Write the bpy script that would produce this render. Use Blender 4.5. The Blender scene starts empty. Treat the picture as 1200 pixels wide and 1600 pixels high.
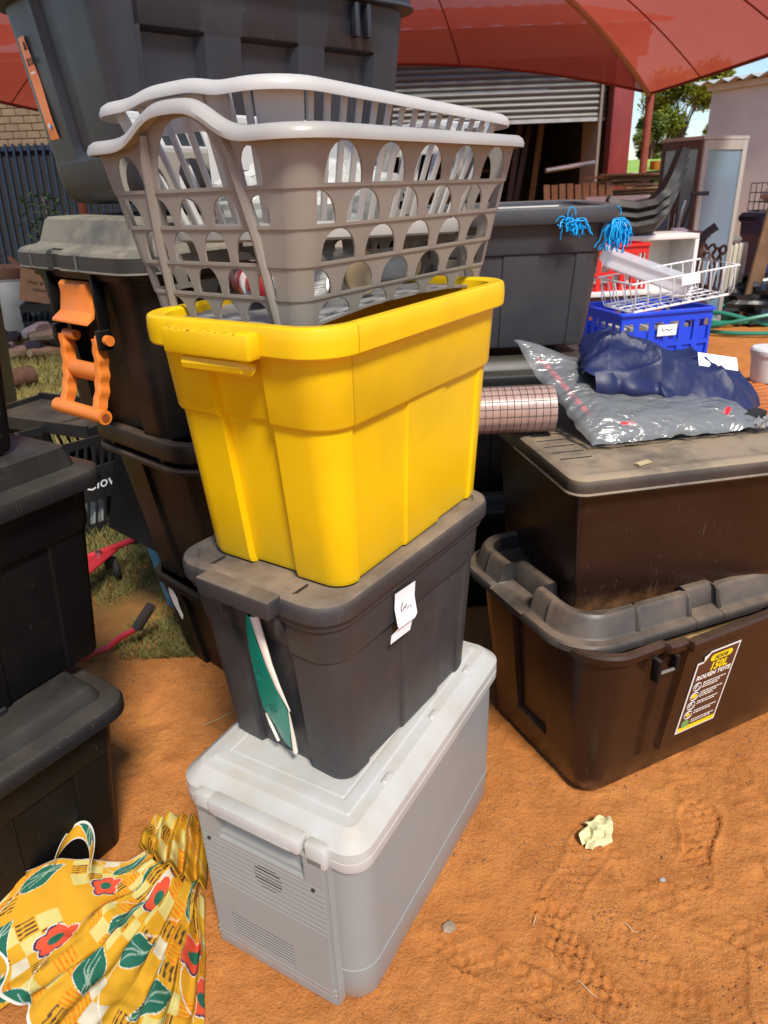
import bpy, bmesh, math, random
from mathutils import Vector, Matrix, noise
PI = math.pi
random.seed(7)
scene = bpy.context.scene
C = scene.collection

# ------------------------------------------------------------------ camera, sky, sun, exposure
def V(*a): return Vector(a)
PITCH, ROLL, FPX, EYE = math.radians(24.39), math.radians(-2.15), 1115.4, 1.45
fw = V(0, math.cos(PITCH), -math.sin(PITCH)); rt = V(1, 0, 0); up = V(0, math.sin(PITCH), math.cos(PITCH))
rt2 = rt*math.cos(ROLL) + up*math.sin(ROLL); up2 = -rt*math.sin(ROLL) + up*math.cos(ROLL)
cam = bpy.data.objects.new('camera', bpy.data.cameras.new('camera')); C.objects.link(cam)
cam.data.sensor_fit = 'VERTICAL'; cam.data.sensor_height = 36; cam.data.sensor_width = 27
cam.data.lens = FPX/1600*36; cam.data.clip_start = .02; cam.data.clip_end = 2000
cam.matrix_world = Matrix(((rt2.x, up2.x, -fw.x, 0), (rt2.y, up2.y, -fw.y, 0), (rt2.z, up2.z, -fw.z, EYE), (0, 0, 0, 1)))
cam.data.dof.use_dof = True; cam.data.dof.focus_distance = 1.25; cam.data.dof.aperture_fstop = 9.0
scene.camera = cam

SUN_AZ, SUN_EL = math.radians(160), math.radians(52)      # azimuth clockwise from +Y
w = bpy.data.worlds.new('World'); scene.world = w; w.use_nodes = True
nt = w.node_tree; bg = nt.nodes['Background']
sky = nt.nodes.new('ShaderNodeTexSky'); sky.sky_type = 'NISHITA'; sky.sun_disc = False
sky.sun_elevation = SUN_EL; sky.sun_rotation = SUN_AZ; sky.air_density = 1.0; sky.dust_density = .4; sky.ozone_density = 3.0
nt.links.new(sky.outputs[0], bg.inputs[0]); bg.inputs[1].default_value = .105
sl = bpy.data.lights.new('sun', 'SUN'); sl.energy = 3.3; sl.angle = math.radians(12); sl.color = (1, .93, .82)
so = bpy.data.objects.new('sun', sl); C.objects.link(so)
sdir = V(math.sin(SUN_AZ)*math.cos(SUN_EL), math.cos(SUN_AZ)*math.cos(SUN_EL), math.sin(SUN_EL))
so.rotation_euler = sdir.to_track_quat('Z', 'Y').to_euler(); so.location = (3, -3, 6)
vs = scene.view_settings
vs.view_transform = 'Standard'; vs.look = 'None'; vs.gamma = 1; vs.use_curve_mapping = False; vs.exposure = .61
scene.cycles.max_bounces = 7; scene.cycles.diffuse_bounces = 3; scene.cycles.glossy_bounces = 3; scene.cycles.transmission_bounces = 6; scene.cycles.transparent_max_bounces = 24
scene.cycles.caustics_reflective = False; scene.cycles.caustics_refractive = False

# ------------------------------------------------------------------ materials
MATS = {}
def M(name, col, rough=.5, var=.18, vs_=7, dust=0., dustcol=(.33, .235, .15), bump=0., bs=160, metal=0., spec=.5, scratch=0.,
      stretch=(1, 1, 1), trans=0., alpha=1., emit=None, transl=0., grime=0., rvar=.25, splash=0.):
    """procedural surface: base colour with mottling, dust lying on up-facing surfaces, scratches, fine relief"""
    if name in MATS: return MATS[name]
    m = bpy.data.materials.new(name); m.use_nodes = True; n = m.node_tree.nodes; l = m.node_tree.links
    b = n['Principled BSDF']; out = n['Material Output']
    tc = n.new('ShaderNodeTexCoord'); oi = n.new('ShaderNodeObjectInfo')
    off = n.new('ShaderNodeVectorMath'); off.operation = 'ADD'
    sc = n.new('ShaderNodeVectorMath'); sc.operation = 'SCALE'; sc.inputs[0].default_value = (7.3, 3.1, 5.7)
    l.new(oi.outputs['Random'], sc.inputs['Scale']); l.new(tc.outputs['Object'], off.inputs[0]); l.new(sc.outputs[0], off.inputs[1])
    mp = n.new('ShaderNodeMapping'); mp.inputs['Scale'].default_value = stretch; l.new(off.outputs[0], mp.inputs[0])
    def nz(scale, det=3, rough_=.6, src=None):
        t = n.new('ShaderNodeTexNoise'); t.inputs['Scale'].default_value = scale; t.inputs['Detail'].default_value = det; t.inputs['Roughness'].default_value = rough_
        l.new((src or mp).outputs[0], t.inputs['Vector']); return t
    def ramp(src, a, c):
        r = n.new('ShaderNodeMapRange'); r.inputs['From Min'].default_value = a; r.inputs['From Max'].default_value = c; r.clamp = True
        l.new(src, r.inputs['Value']); return r.outputs[0]
    def mix(f, a, c):
        x = n.new('ShaderNodeMix'); x.data_type = 'RGBA'
        if isinstance(f, float): x.inputs[0].default_value = f
        else: l.new(f, x.inputs[0])
        for s, q in ((6, a), (7, c)):
            if isinstance(q, tuple): x.inputs[s].default_value = (*q[:3], 1)
            else: l.new(q, x.inputs[s])
        return x.outputs[2]
    def mul(a, c):
        x = n.new('ShaderNodeMath'); x.operation = 'MULTIPLY'
        for i, q in enumerate((a, c)):
            if isinstance(q, (int, float)): x.inputs[i].default_value = q
            else: l.new(q, x.inputs[i])
        return x.outputs[0]
    n1 = nz(vs_)
    c = mix(ramp(n1.outputs[0], .3, .7), tuple(x*(1-var) for x in col), tuple(min(1, x*(1+var)) for x in col))
    if grime:
        n5 = nz(3.3, 4, .7); c = mix(mul(ramp(n5.outputs[0], .48, .75), grime), c, tuple(x*.45+.6*d*.3 for x, d in zip(col, dustcol)))
    rr = n.new('ShaderNodeMapRange'); rr.inputs['To Min'].default_value = max(.03, rough*(1-rvar)); rr.inputs['To Max'].default_value = min(1, rough*(1+rvar))
    l.new(n1.outputs[0], rr.inputs['Value']); ro = rr.outputs[0]
    if scratch:
        mp2 = n.new('ShaderNodeMapping'); mp2.inputs['Scale'].default_value = (2, 2, 1); mp2.inputs['Rotation'].default_value = (.5, .3, .6); l.new(off.outputs[0], mp2.inputs[0])
        s1 = nz(55, 2, .75, mp2); mp3 = n.new('ShaderNodeMapping'); mp3.inputs['Scale'].default_value = (40, 40, 2.2); mp3.inputs['Rotation'].default_value = (.25, -.2, 0); l.new(off.outputs[0], mp3.inputs[0])
        s2 = nz(4, 2, .7, mp3)
        a = n.new('ShaderNodeMath'); a.operation = 'MAXIMUM'; l.new(ramp(s1.outputs[0], .66, .73), a.inputs[0]); l.new(ramp(s2.outputs[0], .66, .75), a.inputs[1])
        c = mix(mul(mul(a.outputs[0], ramp(n1.outputs[0], .46, .62)), scratch), c, tuple(x*.4+.22*d+.12 for x, d in zip(col, dustcol)))
    if dust:
        ge = n.new('ShaderNodeNewGeometry'); sx = n.new('ShaderNodeSeparateXYZ'); l.new(ge.outputs['Normal'], sx.inputs[0])
        n2 = nz(5, 4, .7); n3 = nz(26, 3, .7)
        upf = ramp(sx.outputs['Z'], .15, .85)
        nn = n.new('ShaderNodeMath'); nn.operation = 'ADD'; l.new(ramp(n2.outputs[0], .3, .62), nn.inputs[0]); l.new(mul(n3.outputs[0], .5), nn.inputs[1])
        f = n.new('ShaderNodeMath'); f.operation = 'ADD'; f.use_clamp = True
        l.new(mul(mul(upf, nn.outputs[0]), dust), f.inputs[0]); l.new(mul(ramp(n2.outputs[0], .5, .8), dust*.16), f.inputs[1])
        c = mix(f.outputs[0], c, dustcol)
        r2 = n.new('ShaderNodeMix'); r2.data_type = 'FLOAT'; l.new(f.outputs[0], r2.inputs[0]); l.new(ro, r2.inputs[2]); r2.inputs[3].default_value = .85; ro = r2.outputs[0]
    if splash:      # red sand thrown up against the foot of the thing
        sz = n.new('ShaderNodeSeparateXYZ'); l.new(tc.outputs['Object'], sz.inputs[0]); n6 = nz(18, 4, .7)
        c = mix(mul(mul(ramp(sz.outputs['Z'], splash, 0.), ramp(n6.outputs[0], .38, .66)), .7), c, (.36, .17, .07))
    l.new(c, b.inputs['Base Color']); l.new(ro, b.inputs['Roughness'])
    b.inputs['Metallic'].default_value = metal; b.inputs['Specular IOR Level'].default_value = spec
    if trans: b.inputs['Transmission Weight'].default_value = trans; b.inputs['IOR'].default_value = 1.45
    if alpha < 1: b.inputs['Alpha'].default_value = alpha
    if bump:
        bn = n.new('ShaderNodeBump'); bn.inputs['Strength'].default_value = bump; bn.inputs['Distance'].default_value = .004
        n4 = nz(bs, 2, .6); l.new(n4.outputs[0], bn.inputs['Height']); l.new(bn.outputs[0], b.inputs['Normal'])
    if transl:
        tr = n.new('ShaderNodeBsdfTranslucent'); l.new(c, tr.inputs[0]); ms = n.new('ShaderNodeMixShader'); ms.inputs[0].default_value = transl
        l.new(b.outputs[0], ms.inputs[1]); l.new(tr.outputs[0], ms.inputs[2]); l.new(ms.outputs[0], out.inputs[0])
    MATS[name] = m; return m

# ------------------------------------------------------------------ mesh helpers
class MB:
    def __init__(s): s.v = []; s.f = []
    def add(s, vs, fs, mtx=None):
        o = len(s.v); s.v += [tuple(mtx @ Vector(p)) if mtx else tuple(p) for p in vs]; s.f += [tuple(i+o for i in f) for f in fs]; return s
    def box(s, c, d, rot=None):
        x, y, z = d[0]/2, d[1]/2, d[2]/2
        vs = [(-x,-y,-z),(x,-y,-z),(x,y,-z),(-x,y,-z),(-x,-y,z),(x,-y,z),(x,y,z),(-x,y,z)]
        m = Matrix.Translation(c)
        if rot: m = m @ (rot if isinstance(rot, Matrix) else eul(*rot))
        return s.add(vs, [(0,3,2,1),(4,5,6,7),(0,1,5,4),(1,2,6,5),(2,3,7,6),(3,0,4,7)], m)
    def loft(s, secs, cap0=True, cap1=True, closed=True):
        n = len(secs[0]); vs = [p for q in secs for p in q]; fs = []
        for k in range(len(secs)-1):
            for i in range(n if closed else n-1):
                j = (i+1) % n; fs.append((k*n+i, k*n+j, (k+1)*n+j, (k+1)*n+i))
        if cap0: fs.append(tuple(range(n-1, -1, -1)))
        if cap1: fs.append(tuple(range((len(secs)-1)*n, len(secs)*n)))
        return s.add(vs, fs)
    def tube(s, path, r, n=8, closed=False, cap=True, squash=1.):
        P = [Vector(p) for p in path]; R = r if isinstance(r, (list, tuple)) else [r]*len(P); secs = []
        prev = None
        for i, p in enumerate(P):
            if closed: t = P[(i+1) % len(P)]-P[i-1]
            else: t = P[min(i+1, len(P)-1)]-P[max(i-1, 0)]
            t.normalize()
            if prev is None:
                a = Vector((0,0,1)) if abs(t.z) < .9 else Vector((1,0,0)); u = t.cross(a).normalized()
            else: u = (prev-t*prev.dot(t)).normalized()
            prev = u; q = t.cross(u)
            secs.append([p+(u*math.cos(2*PI*k/n)+q*math.sin(2*PI*k/n)*squash)*R[i] for k in range(n)])
        if closed: secs.append(secs[0]); return s.loft(secs, False, False)
        return s.loft(secs, cap, cap)
    def cyl(s, p0, p1, r0, r1=None, n=16): return s.tube([p0, p1], [r0, r0 if r1 is None else r1], n)
    def grid(s, nu, nv, fn):
        vs = [fn(i/nu, j/nv) for j in range(nv+1) for i in range(nu+1)]
        fs = [(j*(nu+1)+i, j*(nu+1)+i+1, (j+1)*(nu+1)+i+1, (j+1)*(nu+1)+i) for j in range(nv) for i in range(nu)]
        return s.add(vs, fs)
    def prism(s, poly, d, mtx=None):
        """extrude 2-D polygon in xy by d along z"""
        n = len(poly); vs = [(x, y, 0) for x, y in poly]+[(x, y, d) for x, y in poly]
        fs = [tuple(range(n-1, -1, -1)), tuple(range(n, 2*n))]+[(i, (i+1) % n, n+(i+1) % n, n+i) for i in range(n)]
        return s.add(vs, fs, mtx)
    def lathe(s, prof, n=24, mtx=None):
        vs = []; fs = []
        for r, z in prof: vs += [(r*math.cos(2*PI*k/n), r*math.sin(2*PI*k/n), z) for k in range(n)]
        for i in range(len(prof)-1):
            for k in range(n): j = (k+1) % n; fs.append((i*n+k, i*n+j, (i+1)*n+j, (i+1)*n+k))
        fs.append(tuple(range(n-1, -1, -1))); fs.append(tuple(range((len(prof)-1)*n, len(prof)*n)))
        return s.add(vs, fs, mtx)
    def mesh(s, name, mat, smooth=35, bevel=0., seg=2, solid=0., recalc=True, merge=0.):
        me = bpy.data.meshes.new(name); me.from_pydata(s.v, [], s.f)
        if bevel or recalc or solid or merge:
            bm = bmesh.new(); bm.from_mesh(me)
            if merge: bmesh.ops.remove_doubles(bm, verts=bm.verts, dist=merge); bmesh.ops.dissolve_degenerate(bm, edges=bm.edges, dist=merge)
            if recalc: bmesh.ops.recalc_face_normals(bm, faces=bm.faces)
            if bevel:
                es = [e for e in bm.edges if len(e.link_faces) == 2 and e.calc_face_angle(0) > .45]
                bmesh.ops.bevel(bm, geom=es, offset=bevel, segments=seg, affect='EDGES', profile=.5, clamp_overlap=True)
            if solid: bmesh.ops.solidify(bm, geom=bm.faces[:], thickness=solid)
            bm.to_mesh(me); bm.free()
        me.materials.append(mat)
        if smooth:
            me.polygons.foreach_set('use_smooth', [True]*len(me.polygons)); me.set_sharp_from_angle(angle=math.radians(smooth))
        return me
    def build(s, name, mat, parent=None, **k):
        return link(name, s.mesh(name, mat, **k), parent)
def eul(x=0, y=0, z=0): return Matrix.Rotation(z, 4, 'Z') @ Matrix.Rotation(y, 4, 'Y') @ Matrix.Rotation(x, 4, 'X')
def T(x, y, z): return Matrix.Translation((x, y, z))
def link(name, me, parent=None, loc=None, rot=None):
    o = bpy.data.objects.new(name, me); C.objects.link(o); o.parent = parent
    if loc: o.location = loc
    if rot: o.rotation_euler = rot
    return o
def tag(o, label, cat, group=None):
    o['label'] = label; o['category'] = cat
    if group: o['group'] = group
    return o
def thing(name, label, cat, loc=(0, 0, 0), rz=0, group=None, rx=0, ry=0):
    o = bpy.data.objects.new(name, None); C.objects.link(o); o.location = loc; o.empty_display_size = .1
    o.rotation_euler = (math.radians(rx), math.radians(ry), math.radians(rz)); return tag(o, label, cat, group)
def struct(o, kind='structure'): o['kind'] = kind; return o
def lerp(a, b, t): return a+(b-a)*t
def smooth(a, b, x):
    t = max(0., min(1., (x-a)/(b-a))); return t*t*(3-2*t)
def nz(x, y, z=0.): return noise.noise(Vector((x, y, z)))

def perim(L, W, r, feats=None, ks=(1, 1, 1, 1), nc=6):
    """rounded rectangle, counter-clockwise; feats[side] = [(t, inward offset)]; sides: 0 -y, 1 +x, 2 +y, 3 -x"""
    hx, hy = L/2-r, W/2-r; pts = []; feats = feats or {}
    S = [((-hx,-W/2),(hx,-W/2),(0,1)), ((L/2,-hy),(L/2,hy),(-1,0)), ((hx,W/2),(-hx,W/2),(0,-1)), ((-L/2,hy),(-L/2,-hy),(1,0))]
    cc = [(hx,-hy,-90),(hx,hy,0),(-hx,hy,90),(-hx,-hy,180)]
    for k in range(4):
        a, b, nn = S[k]
        for t, o in feats.get(k, [(0, 0), (1, 0)]):
            pts.append((lerp(a[0], b[0], t)+nn[0]*o*ks[k], lerp(a[1], b[1], t)+nn[1]*o*ks[k]))
        cx, cy, a0 = cc[k]
        for i in range(1, nc): q = math.radians(a0+90*i/nc); pts.append((cx+r*math.cos(q), cy+r*math.sin(q)))
    return pts
def rloft(L, W, r, prof, feats=None, nc=6, cap0=True, cap1=True, mb=None):
    """loft of rounded rectangles; prof rows: (inset or (ix, iy), z[, ks])"""
    mb = mb or MB(); secs = []
    for row in prof:
        i = row[0]; ix, iy = i if isinstance(i, tuple) else (i, i); ks = row[2] if len(row) > 2 else (0, 0, 0, 0)
        rr = max(.003, r-min(ix, iy)*.8)
        secs.append([(x, y, row[1]) for x, y in perim(L-2*ix, W-2*iy, rr, feats, ks, nc)])
    return mb.loft(secs, cap0, cap1)
def steps(*rec, e=.004):
    """recess list [(t0,t1,depth),...] -> feature points"""
    p = [(0, 0)]
    for a, b, d in rec: p += [(a-e, 0), (a+e, d), (b-e, d), (b+e, 0)]
    return p+[(1, 0)]
def text(name, s, size, mat, parent, mtx, ext=.0002, bold=0., shear=0., align='LEFT', sx=1.):
    cu = bpy.data.curves.new(name, 'FONT'); cu.body = s; cu.size = size; cu.extrude = ext; cu.offset = bold; cu.shear = shear; cu.align_x = align; cu.resolution_u = 2
    o = bpy.data.objects.new(name, cu); me = bpy.data.meshes.new_from_object(o); bpy.data.objects.remove(o); bpy.data.curves.remove(cu)
    me.transform(mtx @ Matrix.Diagonal((sx, 1, 1, 1))); me.materials.clear(); me.materials.append(mat)
    return link(name, me, parent)
def frame_on(origin, xdir, ydir):
    """matrix whose local xy plane lies on a surface: x along xdir, y along ydir"""
    x = Vector(xdir).normalized(); z = x.cross(Vector(ydir)).normalized(); y = z.cross(x)
    m = Matrix((x, y, z)).transposed().to_4x4(); m.translation = Vector(origin); return m
def disc(mb, cx, cy, r, d, mtx, n=20, rx=None): return mb.prism([(cx+(rx or r)*math.cos(2*PI*k/n), cy+r*math.sin(2*PI*k/n)) for k in range(n)], d, mtx)
def copy_tree(o, parent=None):
    c = o.copy(); C.objects.link(c); c.parent = parent
    for ch in list(o.children): copy_tree(ch, c)
    return c

# ------------------------------------------------------------------ the ground: red sand, with shoe prints pressed into it
def shoe(x, y, cx, cy, ang, st=1., ln=.27, wd=.095):
    dx, dy = x-cx, y-cy
    if dx*dx+dy*dy > .03: return 0.
    dep = .0075*st
    a, b = math.cos(ang), math.sin(ang); u = (dx*a+dy*b)/(ln/2); v = -dx*b+dy*a
    wv = wd/2*(.86-.18*math.cos(PI*(u+.2)*1.15)) if abs(u) < 1 else 0
    e = abs(v)-wv*math.sqrt(max(0., 1-min(1, abs(u))**6)) if abs(u) < 1 else abs(v)+(abs(u)-1)*ln/2
    if e > .02: return 0.
    br = .25+.75*smooth(-.3, .2, nz(x*14, y*14, cx*9))
    if e > 0: return dep*.9*math.exp(-(e/.007)**2)*br
    p, q = u*ln/2+v*.8, u*ln/2-v*.8
    tr = max(0, math.cos(p*2*PI/.026))**6+max(0, math.cos(q*2*PI/.034))**6
    return (-dep*.55+dep*.8*min(1, tr))*br*smooth(0, -.006, e)
PRINTS = [(.36, .95, 1.95, 1.8), (.20, .93, 2.5, 1.5), (.53, .90, 2.0, 1.0), (.72, 1.22, 1.1, 1.5), (.88, 1.05, 1.4, 1.6), (.66, 1.02, 2.6, .9), (.42, 1.16, .9, .8), (.52, 1.15, 2.2, .45), (.95, 1.30, 2.6, .5), (.83, 1.40, .4, .5), (-.45, 1.55, 1.0, .6), (1.15, 1.15, 1.8, .7), (.64, .88, 1.3, .6)]
def gz(x, y):
    r = math.hypot(x, y-1.2)
    z = .006*nz(x*3.1, y*3.1)+.0045*nz(x*9, y*9, 3)
    if r < 4:
        t = nz(x*5, y*5, 9)
        z += (.0034*nz(x*30, y*30, 5)+.0022*nz(x*75, y*75, 1))*(.4+1.8*max(0, t))+.008*max(0., nz(x*17, y*17, 20)-.12)
        for p in PRINTS: z += shoe(x, y, *p)
    if r > 6: z += .05*nz(x*.15, y*.15)*min(1, (r-6)/8)
    return z-.002
def axis(a, b, st, lo, hi, g=1.22):
    o = [a+i*st for i in range(int((b-a)/st)+1)]
    s = st; x = a
    while x > lo: s *= g; x -= s; o.insert(0, x)
    s = st; x = o[-1]
    while x < hi: s *= g; x += s; o.append(x)
    return o
XS = axis(-.95, 1.3, .0055, -400, 400); YS = axis(.76, 1.75, .0055, -300, 900)
mb = MB(); nx = len(XS)
mb.v = [(x, y, gz(x, y)) for y in YS for x in XS]
mb.f = [(j*nx+i, j*nx+i+1, (j+1)*nx+i+1, (j+1)*nx+i) for j in range(len(YS)-1) for i in range(nx-1)]
def ground_mat():
    m = bpy.data.materials.new('red_sand'); m.use_nodes = True; n = m.node_tree.nodes; l = m.node_tree.links; b = n['Principled BSDF']
    tc = n.new('ShaderNodeTexCoord')
    def N(scale, det=3, rg=.6):
        t = n.new('ShaderNodeTexNoise'); t.inputs['Scale'].default_value = scale; t.inputs['Detail'].default_value = det; t.inputs['Roughness'].default_value = rg
        l.new(tc.outputs['Object'], t.inputs['Vector']); return t.outputs[0]
    def R(s, a, c, lo=0., hi=1.):
        r = n.new('ShaderNodeMapRange'); r.inputs[1].default_value = a; r.inputs[2].default_value = c; r.inputs[3].default_value = lo; r.inputs[4].default_value = hi; l.new(s, r.inputs[0]); return r.outputs[0]
    def X(f, a, c):
        x = n.new('ShaderNodeMix'); x.data_type = 'RGBA'
        (l.new(f, x.inputs[0]) if not isinstance(f, float) else setattr(x.inputs[0], 'default_value', f))
        for s, q in ((6, a), (7, c)): (setattr(x.inputs[s], 'default_value', (*q, 1)) if isinstance(q, tuple) else l.new(q, x.inputs[s]))
        return x.outputs[2]
    def P(op, a, c):
        x = n.new('ShaderNodeMath'); x.operation = op; x.use_clamp = True
        for i, q in enumerate((a, c)): (setattr(x.inputs[i], 'default_value', q) if isinstance(q, (int, float)) else l.new(q, x.inputs[i]))
        return x.outputs[0]
    c = X(R(N(2.3), .35, .65), (.50, .178, .042), (.585, .225, .058))
    c = X(R(N(11), .42, .7), c, (.42, .145, .034))
    c = X(P('MULTIPLY', R(N(420, 1, .8), .56, .7), .55), c, (.62, .33, .15))
    c = X(P('MULTIPLY', R(N(260, 1, .8), .60, .72), P('MULTIPLY', R(N(6, 4), .42, .62), .8)), c, (.16, .075, .03))
    c = X(P('MULTIPLY', R(N(90, 2, .8), .63, .72), P('MULTIPLY', R(N(4.1, 4), .48, .62), .8)), c, (.17, .075, .03))
    # worn lawn on the left beyond the boxes: dry soil and dead thatch
    sx = n.new('ShaderNodeSeparateXYZ'); l.new(tc.outputs['Object'], sx.inputs[0])
    wob = P('MULTIPLY', N(1.7, 5), 1.0)
    ya = n.new('ShaderNodeMath'); ya.operation = 'ADD'; l.new(sx.outputs[1], ya.inputs[0]); l.new(R(wob, 0, 1, -.75, .75), ya.inputs[1])
    xa = n.new('ShaderNodeMath'); xa.operation = 'ADD'; l.new(sx.outputs[0], xa.inputs[0]); l.new(R(wob, 0, 1, .35, -.35), xa.inputs[1])
    lawn = P('MULTIPLY', R(ya.outputs[0], 2.0, 2.9), R(xa.outputs[0], .3, -.5))
    th = X(R(N(60, 5, .7), .4, .6), (.20, .125, .045), (.28, .22, .075))
    th = X(R(N(1.3, 4), .42, .6), th, (.12, .13, .04))
    c = X(P('MULTIPLY', lawn, R(N(14, 4), .25, .5)), c, th)
    l.new(c, b.inputs['Base Color']); b.inputs['Roughness'].default_value = .95; b.inputs['Specular IOR Level'].default_value = .15
    bp = n.new('ShaderNodeBump'); bp.inputs['Strength'].default_value = 1.0; bp.inputs['Distance'].default_value = .006
    h = n.new('ShaderNodeMath'); h.operation = 'ADD'; l.new(N(130, 5, .7), h.inputs[0]); l.new(N(45, 5, .65), h.inputs[1]); l.new(h.outputs[0], bp.inputs['Height']); l.new(bp.outputs[0], b.inputs['Normal'])
    return m
struct(mb.build('ground', ground_mat(), smooth=0, recalc=False))
bpy.data.objects['ground'].data.polygons.foreach_set('use_smooth', [True]*len(mb.f))

# ------------------------------------------------------------------ plastics
GREYP = M('cooler_grey', (.265, .28, .28), .42, splash=.07, var=.05, vs_=5, bump=.08, bs=900, grime=.12, dust=.15, scratch=.12)
GREYP2 = M('cooler_panel_grey', (.295, .31, .305), .45, .05, 5, splash=.06, bump=.08, bs=900, grime=.15, dust=.2)
WHITEP = M('cooler_white', (.52, .525, .515), .4, .05, 4, grime=.45, dust=.5, dustcol=(.40, .34, .255), scratch=.25)
DARKP = M('charcoal_plastic', (.036, .036, .039), .44, .15, 6, dust=.7, dustcol=(.25, .185, .125), scratch=.4, bump=.1, bs=500, grime=.15)
YELP = M('yellow_plastic', (.88, .555, .003), .36, .035, 4, grime=.34, scratch=.45, dustcol=(.4, .25, .08), bump=.05, bs=400, transl=.08)
BASKG = M('warm_grey_plastic', (.49, .45, .40), .42, .06, 6, dust=.2, dustcol=(.48, .40, .30), grime=.2, transl=.5, scratch=.15)
BASKR = M('pale_grey_rim', (.43, .41, .385), .3, .07, 6, dust=.2, dustcol=(.5, .42, .33), transl=.1, scratch=.2)
BASKW = M('white_basket_plastic', (.68, .66, .64), .4, .04, 6, dust=.15, dustcol=(.6, .5, .4), transl=.3)
SLOT = M('dark_slot', (.02, .018, .014), .8)  # near-black that stands for shade in slots and openings; screws too
PAPER = M('white_paper', (.82, .82, .84), .7, .03, 9)
INK = M('black_ink', (.015, .015, .015), .6)
BLACKP = M('black_plastic', (.005, .005, .0055), .42, .25, 5, dust=.22, dustcol=(.13, .10, .07), scratch=.18, spec=.2, bump=.15, bs=500, grime=.08)

def relief(us, vs_, d, put):
    """stepped plate: cell (i,j) lies at depth d(i,j); put(u,v,depth) -> point"""
    mb = MB(); nu, nv = len(us)-1, len(vs_)-1; D = [[d((us[i]+us[i+1])/2, (vs_[j]+vs_[j+1])/2) for j in range(nv)] for i in range(nu)]
    for i in range(nu):
        for j in range(nv):
            q = D[i][j]; a, b, c, e = us[i], us[i+1], vs_[j], vs_[j+1]
            if abs(q-.0013) > 1e-7: mb.add([put(a,c,q), put(b,c,q), put(b,e,q), put(a,e,q)], [(0,1,2,3)])
            if i+1 < nu and abs(D[i+1][j]-q) > 1e-6: mb.add([put(b,c,q), put(b,c,D[i+1][j]), put(b,e,D[i+1][j]), put(b,e,q)], [(0,1,2,3)])
            if j+1 < nv and abs(D[i][j+1]-q) > 1e-6: mb.add([put(a,e,q), put(b,e,q), put(b,e,D[i][j+1]), put(a,e,D[i][j+1])], [(0,1,2,3)])
    return mb

def tub(L, W, r, bix, biy, H, lip, liph, zc, collar, th, feats, mb=None, kc=(0, 1, 0, 1)):
    k = (1, 1, 1, 1); z0 = (0, 0, 0, 0); t = lambda z, a=0.: (bix*(1-z/H)+a, biy*(1-z/H)+a)
    pr = [(t(0, .012), 0, k), (t(.004, .003), .004, k), (t(.014), .014, k), (t(zc*.5), zc*.5, k), (t(zc-.005), zc-.005, k), (t(zc, -collar*.7), zc-.001, kc), (t(zc, -collar), zc+.003, kc),
          (t(H-liph, -collar), H-liph-.003, kc), (-lip+.002, H-liph-.001, z0), (-lip, H-liph+.002, z0), (-lip-.001, H-liph*.5, z0), (-lip, H-.006, z0), (-lip+.0015, H-.002, z0), (-lip+.005, H, z0), (-.004, H, z0), (th, H-.004, z0),
          (t(H-liph, th+.001), H-liph, kc), (t(zc, th), zc, kc), (t(zc-.01, th), zc-.01, k), (t(.01, th+.004), .010, k)]
    return rloft(L, W, r, pr, feats, 7, mb=mb)

# --- the grey portable fridge at the bottom of the middle stack
fr = thing('portable_fridge', 'grey portable fridge with white lid and vented end panel, bottom of middle stack', 'fridge', (-.074, 1.242, 0), 59.7)
rloft(.652, .40, .058, [((.016, .016), 0), (.007, .004), (.004, .014), (.002, .09), (.0005, .0905), (.0005, .093), (.002, .0935), (0, .385)], nc=8).build('body', GREYP, fr).location = (-.004, 0, 0)
lid = rloft(.664, .418, .046, [(.008, .374), (.001, .3745), (0, .378), (0, .396), (.0015, .3965), (.0015, .400), (0, .4005), (0, .420), (.0025, .4235), (.028, .4475), (.031, .4495), (.052, .4525), (.054, .4565), (.056, .457), (.075, .457), (.077, .4545), (.080, .4545), (.082, .457)], nc=8).build('lid', WHITEP, fr, smooth=22); lid.location = (-.004, 0, 0)
for x in (-.17, .03, .20):
    for s in (-1, 1): rloft(.034, .014, .006, [(0, 0), (.001, .005), (.004, .008)], nc=4).add([], []).build('lid_bump', WHITEP, lid).location = (x, s*.172, .4475)
ys = sorted(set([-.147, -.139, .143, .151, -.10, .10, -.052, .103, .002] + [-.011+.034*math.cos(a*PI/24) for a in range(25)]))
zs = [.006, .012] + [.02+i*.0045 for i in range(int(.31/.0045)+1)]; zs = [z for z in zs if z < .335]+[.335, .345, .355, .37, .385, .397]
def pd(y, z):
    if abs(y) < .10 and z > .337: return .019 if z > .347 else .009
    i = int((z-.02)/.0045+1e-6)
    if -.052 < y < .103 and .066 < z < .126 and i % 2 == 0: return .0013
    if math.hypot(y+.011, z-.285) < .033 and i % 2 == 0: return .0013
    if z < .062 and z > .025 and i % 3 == 0: return .0010
    if (z < .014 or y < -.139 or y > .143): return .0045
    if .2 < z < .335 and i % 3 == 0: return .0010
    return 0.
pn = relief(ys, zs, pd, lambda u, v, d: (-.352+d, u, v))
for a in (-.147, .151): pn.add([(-.347, a, .006), (-.27, a, .006), (-.27, a, .397), (-.347, a, .397)], [(0,1,2,3)])
pn.add([(-.347, -.147, .006), (-.347, .151, .006), (-.30, .151, .006), (-.30, -.147, .006)], [(0,1,2,3)])
pn.add([(-.352, -.147, .397), (-.352, .151, .397), (-.30, .151, .397), (-.30, -.147, .397)], [(0,1,2,3)])
pnl = pn.build('motor_panel', GREYP2, fr, recalc=True, smooth=20)
sb_ = MB().box((-.3495, .0255, .097), (.0022, .156, .064)); sb_.build('vent_shade', SLOT, pnl)  # near-black sheet stands for the shade inside the vent slots
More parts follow.
